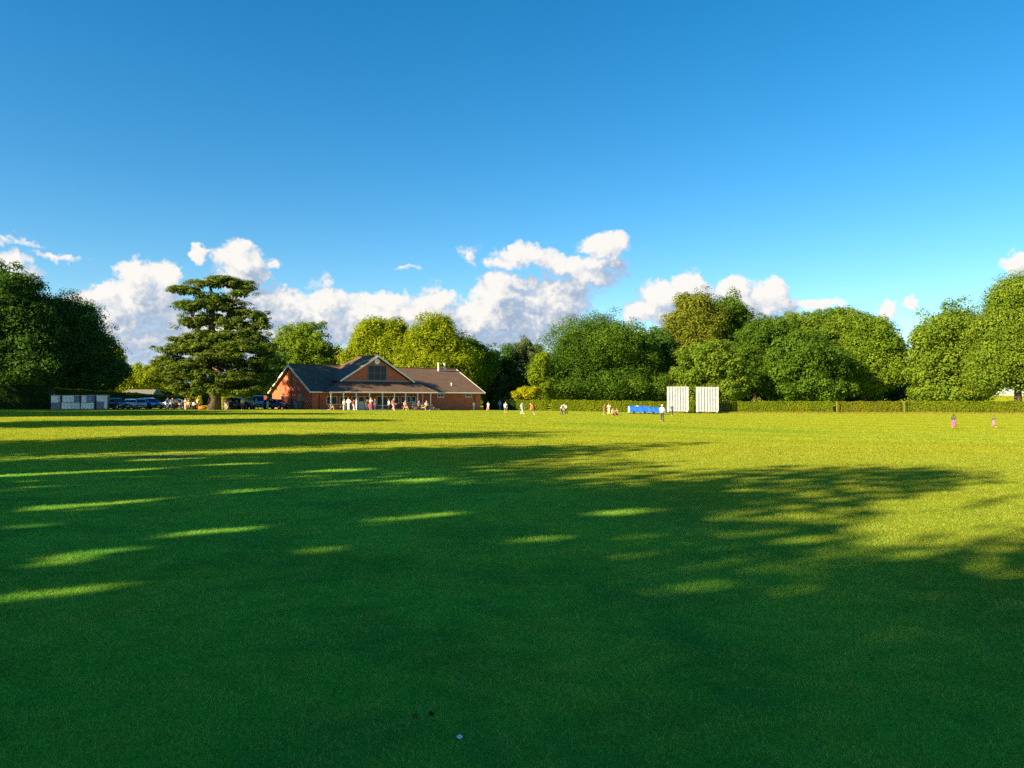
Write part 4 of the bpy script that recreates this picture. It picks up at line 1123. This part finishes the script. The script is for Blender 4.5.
# ------------------------------------------------------------------ cars
def car(px, d, rz, label, col, kind='estate', name='parked_car'):
    r = place(px, d, rz, name, label=label, cat='van' if kind == 'van' else 'car', group='cars parked on the left')
    if kind == 'van':
        L, W, H, belt = 4.7, 1.85, 1.95, 1.15
        prof = [(-2.35, .55, 1.0), (-2.25, .30, 1.1), (-1.6, .28, 1.15), (2.2, .28, 1.18), (2.33, .45, 1.15)]
        roof = [(-1.75, 1.15), (-1.0, 1.80), (-.6, 1.93), (1.8, 1.95), (2.25, 1.85), (2.32, 1.15)]
    elif kind == 'estate':
        L, W, H, belt = 4.5, 1.82, 1.62, .98
        prof = [(-2.25, .42, .70), (-2.1, .26, .82), (-1.3, .24, .96), (2.05, .26, 1.02), (2.22, .42, .95)]
        roof = [(-1.25, .97), (-.45, 1.48), (.1, 1.6), (1.2, 1.62), (1.85, 1.52), (2.15, 1.02)]
    else:
        L, W, H, belt = 4.1, 1.76, 1.47, .92
        prof = [(-2.05, .40, .64), (-1.9, .24, .76), (-1.15, .22, .90), (1.85, .24, .97), (2.03, .42, .90)]
        roof = [(-1.1, .91), (-.3, 1.38), (.2, 1.47), (.9, 1.45), (1.5, 1.28), (1.95, .95)]
    hw = W/2
    # lower body: lofted rounded sections
    b = MB(); secs = []
    xs = np.linspace(prof[0][0], prof[-1][0], 15)
    zb = np.interp(xs, [p[0] for p in prof], [p[1] for p in prof]); zt = np.interp(xs, [p[0] for p in prof], [p[2] for p in prof])
    vs = []; fs = []
    for i, x in enumerate(xs):
        e = min(i, len(xs)-1-i); k = hw*(.86, .95, .99, 1)[min(e, 3)]
        z0, z1 = zb[i], zt[i]; m = (z0+z1)/2
        sec = [(-k*.92, z0), (-k, z0+.1), (-k, m+.08), (-k*.95, z1-.05), (-k*.86, z1), (k*.86, z1), (k*.95, z1-.05), (k, m+.08), (k, z0+.1), (k*.92, z0)]
        vs += [(x, y, z) for y, z in sec]
    n = 10
    for i in range(len(xs)-1):
        for q in range(n): fs.append((i*n+q, i*n+(q+1) % n, (i+1)*n+(q+1) % n, (i+1)*n+q))
    fs += [tuple(range(n-1, -1, -1)), tuple(range((len(xs)-1)*n, len(xs)*n))]
    b.add(vs, fs)
    # cabin with tumblehome
    vs = []; fs = []
    rx = np.linspace(roof[0][0], roof[-1][0], 13); rz_ = np.interp(rx, [p[0] for p in roof], [p[1] for p in roof])
    tb = np.interp(rx, xs, zt)-.03
    for i, x in enumerate(rx):
        h = max(rz_[i], tb[i]+.02); f = (h-tb[i])/(H-belt)
        kb, kt = hw*.93, hw*(.93-.17*min(1, f))
        vs += [(x, -kb, tb[i]), (x, -kt, h-.05*f), (x, -kt+.1, h), (x, kt-.1, h), (x, kt, h-.05*f), (x, kb, tb[i])]
    for i in range(len(rx)-1):
        for q in range(5): fs.append((i*6+q, i*6+q+1, (i+1)*6+q+1, (i+1)*6+q))
    b.add(vs, fs)
    o = b.build('body', col, r, smooth=False)
    for p in o.data.polygons: p.use_smooth = True
    # glass: windscreen, rear screen, side windows, set proud of the cabin
    def P(x, side, f):   # point on cabin side
        t_ = float(np.interp(x, xs, zt))-.03; h = float(np.interp(x, rx, rz_)); z = t_+(h-t_)*f; q = (z-t_)/(H-belt)
        return Vector((x, side*(hw*(.93-.17*q)+.012), z))
    x0, x1 = roof[0][0], roof[-1][0]
    bp = x0+(x1-x0)*.50
    for s in (-1, 1):
        for xa, xb in ((roof[1][0]-.25, bp-.05), (bp+.05, roof[-2][0]-.1)):
            k = 5; g = MB(); lo = []; hi = []
            for j in range(k):
                x = xa+(xb-xa)*j/(k-1); lo.append(P(x, s, .12)); hi.append(P(x, s, .84))
            g.add(lo+hi, [(j, j+1, j+1+k, j+k) for j in range(k-1)]); g.build('side_window', M['glass'], r)
    for (xa, za), (xb, zb_), nm in ((roof[0], roof[1], 'windscreen'), (roof[-1], roof[-2], 'rear_window')):
        sg = -1 if nm == 'windscreen' else 1
        g = MB()
        def Q(f, y): return (xa+(xb-xa)*f+sg*.02, y, za+(zb_-za)*f+.02)
        g.add([Q(.08, -hw*.82), Q(.08, hw*.82), Q(.95, hw*.68), Q(.95, -hw*.68)], [(0, 1, 2, 3)]); g.build(nm, M['glass'], r)
    for sx, xw in ((-1, -L*.30), (1, L*.29)):
        for s in (-1, 1):
            wr = .33 if kind != 'small' else .30
            a = MB(); a.lathe([(wr*1.16, -.012), (wr*1.16, .0)], (xw, s*(hw+.002), wr+.02), 20, 'Y'); a.build('wheel_arch', M['plastic'], r)
            w = MB(); w.lathe([(wr*.6, -.1), (wr*.96, -.1), (wr, -.06), (wr, .06), (wr*.96, .1), (wr*.6, .1)], (xw, s*(hw-.06), wr), 20, 'Y'); wo = w.build('wheel', M['tyre'], r, smooth=False)
            m = MB(); m.lathe([(wr*.08, -.11), (wr*.62, -.10), (wr*.62, .10), (wr*.08, .11)], (xw, s*(hw-.055), wr), 14, 'Y'); m.build('rim', M['rim'], wo)
    for s in (-1, 1):
        h = MB(); h.ellipsoid((prof[1][0]+.0, s*hw*.66, prof[1][2]-.13), (.14, .2, .09), 10, 6); h.build('headlight', M['lamp'], r)
        h = MB(); h.box((prof[-1][0]-.02, s*hw*.74, prof[-1][2]-.16), (.08, .2, .2)); h.build('tail_light', M['tail'], r)
        h = MB(); h.ellipsoid((roof[1][0]-.4, s*(hw+.08), belt+.06), (.07, .1, .07), 8, 6); h.build('mirror', col, r)
    g = MB(); g.box((prof[0][0]+.02, 0, prof[0][1]+.10), (.06, W*.6, .14)); g.build('grille', M['plastic'], r)
    g = MB(); g.box((prof[0][0]-.018, 0, prof[0][1]-.02), (.02, .5, .1)); g.build('number_plate', M['white'], r)
    return r
def cpaint(name, c): return paint(name, c, .25, var=.04, coat=1.0)
CP = {k: cpaint('car_paint_'+k, c) for k, c in dict(navy=(.012, .02, .05), silver=(.42, .45, .5), white=(.7, .72, .74), blue=(.03, .09, .26), black=(.01, .01, .012), red=(.2, .02, .015), sky=(.10, .25, .55)).items()}
car(115.5, 105, math.radians(158), 'dark navy estate car parked first beside the white cabinet', CP['navy'])
car(129.5, 109, math.radians(-58), 'white small car with its front towards the field, behind the dark estate', CP['white'], 'small')
car(140, 109.5, math.radians(118), 'silver grey small car in the middle of the parked row', CP['silver'], 'small')
car(150, 111, math.radians(145), 'dark blue estate car at the right end of the parked row', CP['blue'])
car(178, 115, math.radians(170), 'black small car behind the seated people left of the cedar', CP['black'], 'small')
car(240, 108.5, math.radians(175), 'black estate car parked just right of the cedar trunk', CP['black'])
car(259.5, 109, math.radians(100), 'blue van parked between the cedar and the brick gable', CP['sky'], 'van')
car(276, 108, math.radians(160), 'pale blue-grey small car close to the brick gable', CP['blue'], 'small')
# ------------------------------------------------------------------ people
def capsule_mesh(chains, vox, name):
    """chains: list of [(point, radius), ...]; returns one continuous remeshed surface"""
    mb = MB()
    for ch in chains:
        for p, r in ch:
            rr = r if isinstance(r, (tuple, list)) else (r, r, r)
            mb.ellipsoid(p, rr, 10, 7)
        for (p, r), (q, s) in zip(ch[:-1], ch[1:]):
            r = r if not isinstance(r, (tuple, list)) else min(r[0], r[2]); s = s if not isinstance(s, (tuple, list)) else min(s[0], s[2])
            mb.tube([p, q], [r*.98, s*.98], 10)
    me = bpy.data.meshes.new(name+'_src'); me.from_pydata(mb.v, [], mb.f)
    o = bpy.data.objects.new(name+'_src', me); COL.objects.link(o)
    m = o.modifiers.new('r', 'REMESH'); m.mode = 'VOXEL'; m.voxel_size = vox; m.use_smooth_shade = True
    sm = o.modifiers.new('s', 'SMOOTH'); sm.factor = .5; sm.iterations = 2
    dg = bpy.context.evaluated_depsgraph_get()
    out = bpy.data.meshes.new_from_object(o.evaluated_get(dg)); out.name = name
    bpy.data.objects.remove(o); bpy.data.meshes.remove(me)
    return out

def pose_joints(pose, rng):
    V3 = Vector
    J = dict(pelvis=V3((0, 0, .93)), chest=V3((0, 0, 1.27)), neck=V3((0, .01, 1.45)), head=V3((0, -.02, 1.60)))
    for s, n in ((-1, 'l'), (1, 'r')):
        J['sh'+n] = V3((s*.175, 0, 1.385)); J['el'+n] = V3((s*.225, .02, 1.11)); J['wr'+n] = V3((s*.22, -.07, .87))
        J['hip'+n] = V3((s*.09, 0, .90)); J['kn'+n] = V3((s*.10, -.02, .49)); J['an'+n] = V3((s*.105, .02, .085))
    if pose == 'walk':
        J['knl'] += V3((0, -.14, .02)); J['anl'] += V3((0, -.26, .02)); J['knr'] += V3((0, .02, 0)); J['anr'] += V3((0, .26, .06))
        J['ell'] += V3((0, .10, 0)); J['wrl'] += V3((0, .16, .03)); J['elr'] += V3((0, -.1, 0)); J['wrr'] += V3((0, -.2, .07))
    if pose == 'arms':     # hands raised to the chest
        for n, s in (('l', -1), ('r', 1)): J['el'+n] = V3((s*.23, -.08, 1.13)); J['wr'+n] = V3((s*.08, -.26, 1.2))
    if pose == 'hips':
        for n, s in (('l', -1), ('r', 1)): J['el'+n] = V3((s*.36, .08, 1.16)); J['wr'+n] = V3((s*.17, -.02, 1.0))
    if pose in ('sit', 'ground'):
        z = .50 if pose == 'sit' else .16
        dz = J['pelvis'].z-z
        for k in ('pelvis', 'chest', 'neck', 'head', 'shl', 'shr', 'ell', 'elr', 'wrl', 'wrr', 'hipl', 'hipr'): J[k] = J[k]-V3((0, 0, dz))
        for n, s in (('l', -1), ('r', 1)):
            if pose == 'sit': J['kn'+n] = V3((s*.13, -.44, .50)); J['an'+n] = V3((s*.13, -.42, .085))
            else: J['kn'+n] = V3((s*.2, -.30, .42)); J['an'+n] = V3((s*.17, -.50, .085))
            J['el'+n] = J['sh'+n]+V3((s*.06, -.06, -.27)); J['wr'+n] = J['kn'+n]+V3((-s*.02, .14, .09))
    if pose == 'bend':
        for k in ('chest', 'neck', 'head', 'shl', 'shr'):
            p = J[k]-J['pelvis']; J[k] = J['pelvis']+Matrix.Rotation(math.radians(42), 3, 'X') @ p
        for n, s in (('l', -1), ('r', 1)):
            J['el'+n] = J['sh'+n]+V3((s*.04, -.03, -.28)); J['wr'+n] = J['el'+n]+V3((-s*.06, -.12, -.22))
            J['kn'+n] += V3((s*.05, -.10, -.02)); J['an'+n] += V3((s*.09, 0, 0))
    return J

SKIN = [paint('skin_%d' % i, c, .55, var=.05) for i, c in enumerate(((.52, .33, .24), (.40, .24, .16), (.20, .11, .07)))]
CLOTH = {}
def cloth(c):
    k = tuple(c)
    if k not in CLOTH: CLOTH[k] = paint('cloth_%d' % len(CLOTH), c, .85, var=.12, scale=9)
    return CLOTH[k]
HAIR = [paint('hair_%d' % i, c, .6, var=.3, scale=30) for i, c in enumerate(((.015, .01, .008), (.08, .045, .02), (.30, .21, .10), (.35, .34, .33)))]
def person(px, py, hpx, face, pose, shirt, legs, label, bottom='trousers', skin=0, hair=0, hat=None, group=None, guess=105, loc=None, sleeves=.5, longhair=False, minh=1.05):
    rng = random.Random(int(px*10))
    if loc is None:
        d = on(px, py, guess); x = wx(px, d); y = d
    else: x, y = loc
    z = gzf(x, y)
    H = hpx*y/F
    full = {'sit': 1.33, 'ground': .98, 'bend': 1.48}.get(pose, 1.74)
    k = min(max(H/full, minh/1.74), 1.82/1.74)
    root = empty('person', (x, y, z), face, label=label, cat='person', group=group)
    root.scale = (k, k, k)
    J = pose_joints(pose, rng); G = lambda n: J[n]
    hd = G('head')
    ch = [[(G('pelvis'), (.155, .115, .12)), (G('pelvis').lerp(G('chest'), .5), (.14, .105, .14)), (G('chest'), (.165, .11, .15))],
          [(G('chest').lerp(G('neck'), .6), .08), (G('neck'), .055), (hd-Vector((0, 0, .04)), .055)],
          [(hd, (.078, .098, .118)), (hd+Vector((0, -.035, -.07)), (.055, .055, .05))],
          [(hd+Vector((0, -.1, -.015)), (.014, .02, .025))], [(hd+Vector((-.082, .01, -.01)), (.012, .022, .032))], [(hd+Vector((.082, .01, -.01)), (.012, .022, .032))]]
    for n, s in (('l', -1), ('r', 1)):
        ch.append([(G('chest'), .10), (G('sh'+n), .062), (G('el'+n), .043), (G('wr'+n), .03)])
        fd = (G('wr'+n)-G('el'+n)).normalized()
        pm = G('wr'+n)+fd*.075
        ch.append([(G('wr'+n), .028), (pm, (.030, .030, .034))])
        side = Vector((1, 0, 0)).cross(fd).normalized() if abs(fd.x) < .9 else Vector((0, 1, 0))
        for q, ln in enumerate((.075, .088, .082, .064)):
            b = pm+side*(.033-.022*q); m_ = b+fd*ln*.55; e = m_+(fd*.8+Vector((-s*.5, 0, 0))).normalized()*ln*.5
            ch.append([(b, .0115), (m_, .0105), (e, .009)])
        tb = G('wr'+n)+fd*.03+side*.03
        ch.append([(tb, .013), (tb+fd*.04+side*.03, .011), (tb+fd*.075+side*.03, .009)])
        ch.append([(G('pelvis'), .12), (G('hip'+n), .088), (G('kn'+n), .058), (G('an'+n), .042)])
        ch.append([(G('an'+n)-Vector((0, 0, .03)), .042), (G('an'+n)+Vector((s*.02, -.14, -.045)), (.04, .06, .032))])
    link('body', capsule_mesh(ch, .013, 'body'), SKIN[skin], root)
    # shirt
    c = [[(G('pelvis')+Vector((0, 0, .02)), (.175, .135, .10)), (G('pelvis').lerp(G('chest'), .5), (.16, .125, .15)), (G('chest'), (.185, .13, .16)), (G('chest').lerp(G('neck'), .55), .085)]]
    for n in 'lr': c.append([(G('chest'), .11), (G('sh'+n), .078), (G('sh'+n).lerp(G('el'+n), .95 if sleeves > .4 else .3), .062)]+([(G('el'+n).lerp(G('wr'+n), .9), .046)] if sleeves > .8 else []))
    link('shirt', capsule_mesh(c, .02, 'shirt'), cloth(shirt), root)
    if bottom == 'skirt':
        sk = MB(); p = G('pelvis'); zb = .42 if pose not in ('sit', 'ground') else p.z-.12
        prof = []; n = 18; vs = []; fs = []
        for i in range(7):
            f = i/6; rr_ = .165+.13*f
            for q in range(n):
                a = 2*math.pi*q/n; w_ = 1+.07*f*math.sin(a*6)
                vs.append((p.x+rr_*w_*math.cos(a), p.y+rr_*w_*.85*math.sin(a), p.z+.06-(p.z+.06-zb)*f))
        for i in range(6):
            for q in range(n): fs.append((i*n+q, i*n+(q+1) % n, (i+1)*n+(q+1) % n, (i+1)*n+q))
        fs.append(tuple(range(n)))
        sk.add(vs, fs); sk.build('skirt', cloth(legs), root, smooth=True)
    else:
        c = [[(G('pelvis')-Vector((0, 0, .02)), (.17, .13, .11))]]
        for n in 'lr':
            e = G('an'+n) if bottom == 'trousers' else G('kn'+n)
            e = G('kn'+n).lerp(G('an'+n), .88) if bottom == 'trousers' else G('hip'+n).lerp(G('kn'+n), .9)
            mid = [(G('kn'+n), .076)] if bottom == 'trousers' else []
            c.append([(G('pelvis'), .125), (G('hip'+n), .105)]+mid+[(e, .066 if bottom == 'trousers' else .088)])
        link(bottom, capsule_mesh(c, .02, bottom), cloth(legs), root)
    for n, s in (('l', -1), ('r', 1)):
        c = [[(G('an'+n)-Vector((0, -.02, .035)), .05), (G('an'+n)+Vector((s*.02, -.15, -.045)), (.048, .075, .038))]]
        link('shoe', capsule_mesh(c, .016, 'shoe'), cloth((.05, .05, .055) if rng.random() < .5 else (.6, .6, .6)), root)
    if hat is None:
        c = [[(hd+Vector((0, .025, .03)), (.088, .095, .105))]]
        if longhair: c[0].append((hd+Vector((0, .075, -.10)), (.075, .045, .09)))
        link('hair', capsule_mesh(c, .015, 'hair'), HAIR[hair], root, smooth=True)
    else:
        h = MB(); h.lathe([(.16, .045), (.165, .055), (.1, .062), (.098, .10), (.085, .135), (.04, .15)], tuple(hd), 18)
        h.build('hat', cloth(hat), root, smooth=True)
    for s in (-1, 1):
        e = MB(); e.ellipsoid(tuple(hd+Vector((s*.031, -.089, .012))), (.011, .008, .008), 8, 6); e.build('eye', M['plastic'], root)
    e = MB(); e.ellipsoid(tuple(hd+Vector((0, -.090, -.068))), (.022, .008, .007), 8, 6); e.build('mouth', cloth((.25, .07, .06)), root)
    return root
W_, NV, RD, BK = (.74, .74, .74), (.03, .04, .10), (.45, .03, .04), (.02, .02, .022)
PKK = (.70, .16, .34); LB = (.30, .45, .70)
GP = 'people standing in front of the verandah'
def pfront(px, v): u = pu(px, v); p = pav(u, v); return (p.x, p.y)
for (px, v, hp, face, pose, sh, lg, lab, bt, hr, sl, lh) in (
 (344.4, -5.2, 11.5, .6, 'stand', W_, W_, 'person in white by the left verandah posts, leftmost of the standing group', 'trousers', 1, .9, False),
 (348.6, -6.4, 13.0, -.4, 'hips', W_, W_, 'tall person in white cricket clothes second from the left of the verandah group', 'trousers', 1, .9, False),
 (353.9, -5.8, 10.8, .9, 'walk', RD, (.7, .6, .5), 'person in red top and pale trousers between two people in white', 'trousers', 0, .5, False),
 (356.6, -5.0, 11.8, -1.2, 'arms', W_, W_, 'person in white beside the person in the red top, left of the doors', 'trousers', 2, .5, False),
 (367.2, -5.0, 11.0, .2, 'stand', BK, (.55, .33, .25), 'person in black top and bare legs left of the red skirt', 'shorts', 0, .5, False),
 (371.0, -6.8, 13.0, .3, 'arms', (.75, .60, .52), (.62, .03, .07), 'person in pale top and bright red skirt in front of the doors', 'skirt', 2, .3, True),
 (375.2, -5.4, 11.8, -.5, 'stand', NV, NV, 'person in dark navy clothes right of the red skirt', 'trousers', 1, .9, False),
 (389.0, -5.2, 11.0, -.9, 'stand', W_, BK, 'person in white top and black trousers below the clock gable windows', 'trousers', 0, .5, False),
 (393.3, -6.2, 12.3, 1.0, 'walk', (.75, .16, .14), (.80, .38, .35), 'person in coral red top and pink trousers by a verandah post', 'trousers', 0, .9, True)):
    person(px, 409, hp, face, pose, sh, lg, lab, bottom=bt, hair=hr, sleeves=sl, longhair=lh, group=GP, loc=pfront(px, v))
# seated people need something under them
def camp_chair(x, y, face, label, col, k=1.0):
    r = empty('camp_chair', (x, y, gzf(x, y)), face, label=label, cat='chair', group='folding chairs on the grass')
    s = MB(); s.box((0, -.12, .38), (.5, .46, .03)); s.build('seat', cloth(col), r)
    b = MB(); b.solid([(-.25, .12, .40), (.25, .12, .40), (.25, .27, .88), (-.25, .27, .88)], .03); b.build('backrest', cloth(col), r)
    for sx in (-1, 1):
        for (a, c) in (((sx*.27, -.36, 0), (sx*.27, .2, .62)), ((sx*.27, .22, 0), (sx*.27, -.30, .60))):
            l = MB(); l.bar(a, c, .025); l.build('leg', M['darkmetal'], r)
        a = MB(); a.box((sx*.27, -.08, .62), (.06, .5, .025)); a.build('armrest', M['plastic'], r)
def seated(px, d, face, sh, lg, lab, chair_lab, chcol=(.03, .06, .16), hair=0, skin=0, hat=None, group='people seated in camp chairs'):
    x = wx(px, d); camp_chair(x, y := d, face, chair_lab, chcol)
    person(px, 0, 10, face, 'sit', sh, lg, lab, loc=(x, d), hair=hair, skin=skin, hat=hat, group=group, minh=1.55)
seated(176, 104, .2, (.30, .12, .22), NV, 'person in plum top seated on a folding chair left of the cedar, leftmost', 'folding chair under the person in the plum top')
seated(182.5, 105, -.2, NV, (.35, .45, .55), 'person in navy top and light blue jeans seated left of the cedar', 'folding chair under the person in light blue jeans')
seated(188.6, 103.5, .4, (.75, .72, .62), (.5, .3, .15), 'person in cream top seated beside the low sunlit shrub', 'folding chair under the person in the cream top', hair=2)
seated(194.5, 102.5, .1, (.5, .58, .7), BK, 'person in pale blue shirt seated just left of the orange bag', 'folding chair under the person in the pale blue shirt', hair=3)
seated(231, 104, .0, BK, BK, 'person in black seated right of the cedar trunk beside the pale mat', 'folding chair under the person in black near the mat', chcol=(.02, .02, .03))
seated(237, 103.6, -.3, (.10, .08, .35), NV, 'person in violet blue top seated in front of the black estate car', 'folding chair under the person in the violet blue top')
seated(246.5, 104.5, .3, NV, BK, 'person in dark navy seated left of the blue van', 'folding chair under the person left of the blue van')
seated(252.5, 103.5, -.1, (.28, .32, .4), NV, 'person in grey top seated in front of the blue van', 'folding chair under the person in the grey top', hair=3)
person(167.5, 409, 13, .5, 'bend', (.35, .55, .80), (.40, .55, .80), 'person in light blue clothes bending beside the parked cars', guess=103, hair=1, sleeves=.9)
person(210.3, 0, 14, 0, 'stand', (.72, .74, .66), (.7, .7, .55), 'person in cream white standing before the cedar trunk', loc=(wx(210.3, 103), 103), hair=2, hat=(.55, .68, .6), sleeves=.9)
person(267.6, 409.5, 14, 1.4, 'stand', (.06, .05, .06), (.62, .50, .40), 'person in dark top and beige trousers standing alone left of the brick gable', guess=100, hair=0)
GX = 'people standing about under the cedar'
for (px, d, hp, face, pose, sh, lg, lab, bt, hr) in (
 (172.6, 101.5, 12, .8, 'stand', (.25, .40, .62), (.10, .12, .2), 'person in mid blue top standing beside the one who bends by the cars', 'trousers', 1),
 (185.5, 100.5, 12, -.5, 'arms', (.70, .28, .30), (.45, .40, .35), 'person in pinkish red top standing behind the seated people left of the cedar', 'trousers', 2),
 (198.0, 106.0, 12, .3, 'stand', (.72, .55, .25), (.3, .2, .12), 'person in mustard top standing beside the low sunlit shrub', 'trousers', 0),
 (226.0, 100.5, 12, -.2, 'hips', (.10, .10, .12), (.5, .45, .40), 'person in charcoal top and beige trousers right of the mint mat', 'trousers', 0),
 (242.5, 101.5, 12, .6, 'stand', (.70, .72, .74), (.08, .10, .25), 'person in white top and navy trousers before the black estate car', 'trousers', 1),
 (256.5, 101.0, 12, -.9, 'walk', (.12, .20, .50), (.05, .05, .06), 'person in bright navy top walking in front of the blue van', 'trousers', 0)):
    person(px, 0, hp, face, pose, sh, lg, lab, bottom=bt, hair=hr, loc=(wx(px, d), d), group=GX, minh=1.55)
# people on the picnic benches
for o_ in [o for o in COL.objects if o.name.startswith('picnic_table') and 'left verandah' not in o['label']]:
    k_ = {'picnic_table': 0, 'picnic_table.001': 1, 'picnic_table.002': 2}[o_.name]
    p_ = Matrix.Rotation(o_.rotation_euler.z, 3, 'Z') @ Vector((-.35+.3*k_, .66, 0))+o_.location
    person(0, 0, 10, o_.rotation_euler.z, 'sit', ((.65, .50, .42), (.12, .16, .3), (.70, .70, .70))[k_], ((.3, .2, .15), NV, BK)[k_],
           ('person in beige top seated at the picnic table nearer the clock gable', 'person in dark blue top seated at the picnic table by the last posts', 'person in white top seated at the picnic table nearest the plain brick wall')[k_],
           loc=(p_.x, p_.y), hair=k_, group='people seated at the picnic tables', minh=1.66)
# bag, mat
def bag():
    r = place(202.5, 102.5, .3, 'holdall', label='orange holdall on the grass in front of the cedar trunk', cat='bag')
    b = MB(); b.tube([(-.5, 0, .24), (-.46, 0, .24), (.46, 0, .24), (.5, 0, .24)], [.17, .23, .23, .17], 14); b.build('body', cloth((.72, .17, .02)), r, smooth=True)
    h = MB(); h.tube([(-.2, -.1, .44), (-.12, -.1, .6), (.12, -.1, .6), (.2, -.1, .44)], .018, 6); h.build('handle', M['plastic'], r)
    r = place(221.5, 101.5, .1, 'picnic_mat', label='pale mint green mat spread on the grass below the cedar', cat='mat')
    m = MB(); n = 8
    vs = [(-.8+1.6*i/n, -.7+1.4*j/n, .05+.03*math.sin(i*1.7)*math.cos(j*2.1)) for j in range(n+1) for i in range(n+1)]
    m.add(vs, [(j*(n+1)+i, j*(n+1)+i+1, (j+1)*(n+1)+i+1, (j+1)*(n+1)+i) for j in range(n) for i in range(n)]); m.build('sheet', cloth((.40, .72, .58)), r, smooth=True)
bag()
GL = 'people and players spread over the field'
for (px, py, hp, face, pose, sh, lg, lab, bt, hat, g) in (
 (440.2, 409.6, 8.5, .9, 'ground', (.75, .5, .42), W_, 'person in pale pink sitting on the grass by the last verandah post', 'shorts', None, 104),
 (447.5, 409.6, 9, .3, 'ground', BK, NV, 'person in black sitting on the grass before the plain brick wall', 'trousers', None, 105),
 (451.3, 409.5, 9, -.3, 'ground', (.12, .2, .35), NV, 'person in dark blue sitting on the grass before the plain brick wall', 'trousers', None, 107),
 (456.2, 409.8, 9.5, -1.0, 'ground', (.12, .03, .03), (.7, .5, .4), 'person in maroon top sitting on the grass with bare legs', 'shorts', None, 106),
 (473.8, 410.2, 9, .5, 'stand', W_, (.75, .55, .5), 'person in white standing before the right end of the brick wall', 'trousers', None, 109),
 (488.2, 411.8, 10, -.6, 'walk', W_, (.75, .30, .38), 'person in white top and pink trousers beside the dark clipped hedge', 'trousers', None, 112),
 (499.7, 409.8, 10, .8, 'walk', (.25, .38, .6), (.16, .25, .45), 'person in blue walking in front of the dark clipped hedge', 'trousers', None, 118),
 (505.6, 413.8, 12, .2, 'stand', W_, (.18, .14, .12), 'person in white top and dark shorts right of the person in blue', 'shorts', None, 104),
 (522.0, 414.2, 12.4, 1.2, 'walk', (.70, .74, .78), LB, 'person in white top and light blue trousers walking below the golden bush', 'trousers', None, 100),
 (534.0, 415.0, 11.6, -1.2, 'bend', (.80, .16, .03), (.10, .03, .02), 'person in orange bending over on the sunlit grass', 'shorts', None, 96),
 (561.2, 414.8, 10.5, .7, 'bend', (.55, .57, .6), (.10, .10, .12), 'person in grey crouching at the hedge gap, left of a pair', 'trousers', None, 98),
 (566.4, 414.8, 10.5, -.7, 'bend', (.72, .72, .66), BK, 'person in white and black leaning forward, right of a pair', 'trousers', None, 98),
 (662.0, 421.2, 16.5, 2.6, 'stand', (.74, .74, .74), (.04, .05, .06), 'person in white shirt, pale hat and black trousers standing before the covers', 'trousers', (.75, .74, .68), 70),
 (672.0, 415.4, 11, .5, 'stand', (.05, .09, .20), (.10, .11, .12), 'person in dark blue standing left of the sight screens', 'trousers', None, 104)):
    person(px, py, hp, face, pose, sh, lg, lab, bottom=bt, hat=hat, guess=g, group=GL, hair=int(px) % 3)
GS = 'group sitting left of the blue covers'
for (px, py, hp, face, pose, sh, lg, lab, sk) in (
 (604.5, 414.6, 10.5, .6, 'stand', (.30, .10, .08), (.42, .22, .16), 'person in brown red standing at the left of the group before the hedge', 1),
 (608.9, 414.4, 11, -.4, 'arms', (.80, .60, .52), (.72, .50, .42), 'person in pale pink standing beside the brown red one', 0),
 (612.6, 415.2, 7.4, .9, 'ground', (.70, .45, .35), (.3, .12, .08), 'person in peach sitting on the grass in the middle of the group', 0),
 (616.8, 415.2, 7.0, -.5, 'ground', (.55, .26, .18), (.75, .6, .5), 'person in rust red sitting on the grass nearest the blue covers', 0)):
    person(px, py, hp, face, pose, sh, lg, lab, guess=108, group=GS, skin=sk, hair=int(px) % 3)
GC = 'two children out on the field'
person(953.4, 429, 15.2, 2.4, 'walk', (.055, .05, .06), (.60, .07, .27), 'larger child in dark top and bright pink skirt walking on the right', bottom='skirt', guess=62, group=GC, longhair=True, hair=0, skin=1, minh=.9)
person(993.6, 427.6, 12.4, 1.9, 'walk', (.05, .07, .06), (.66, .13, .30), 'smaller child in dark top and pink skirt at the far right', bottom='skirt', guess=66, group=GC, hair=0, skin=1, minh=.8)
# black bag left beside the right pair, white ball on grass
SC.view_settings.view_transform = 'Standard'; SC.view_settings.look = 'None'
SC.view_settings.exposure = EXPO; SC.view_settings.gamma = 1
SC.cycles.use_denoising = False; SC.cycles.use_adaptive_sampling = False
SC.cycles.max_bounces = 6; SC.cycles.diffuse_bounces = 5; SC.cycles.transmission_bounces = 3; SC.cycles.glossy_bounces = 2
SC.cycles.transparent_max_bounces = 4; SC.cycles.caustics_reflective = False; SC.cycles.caustics_refractive = False
SC.cycles.sample_clamp_indirect = 4
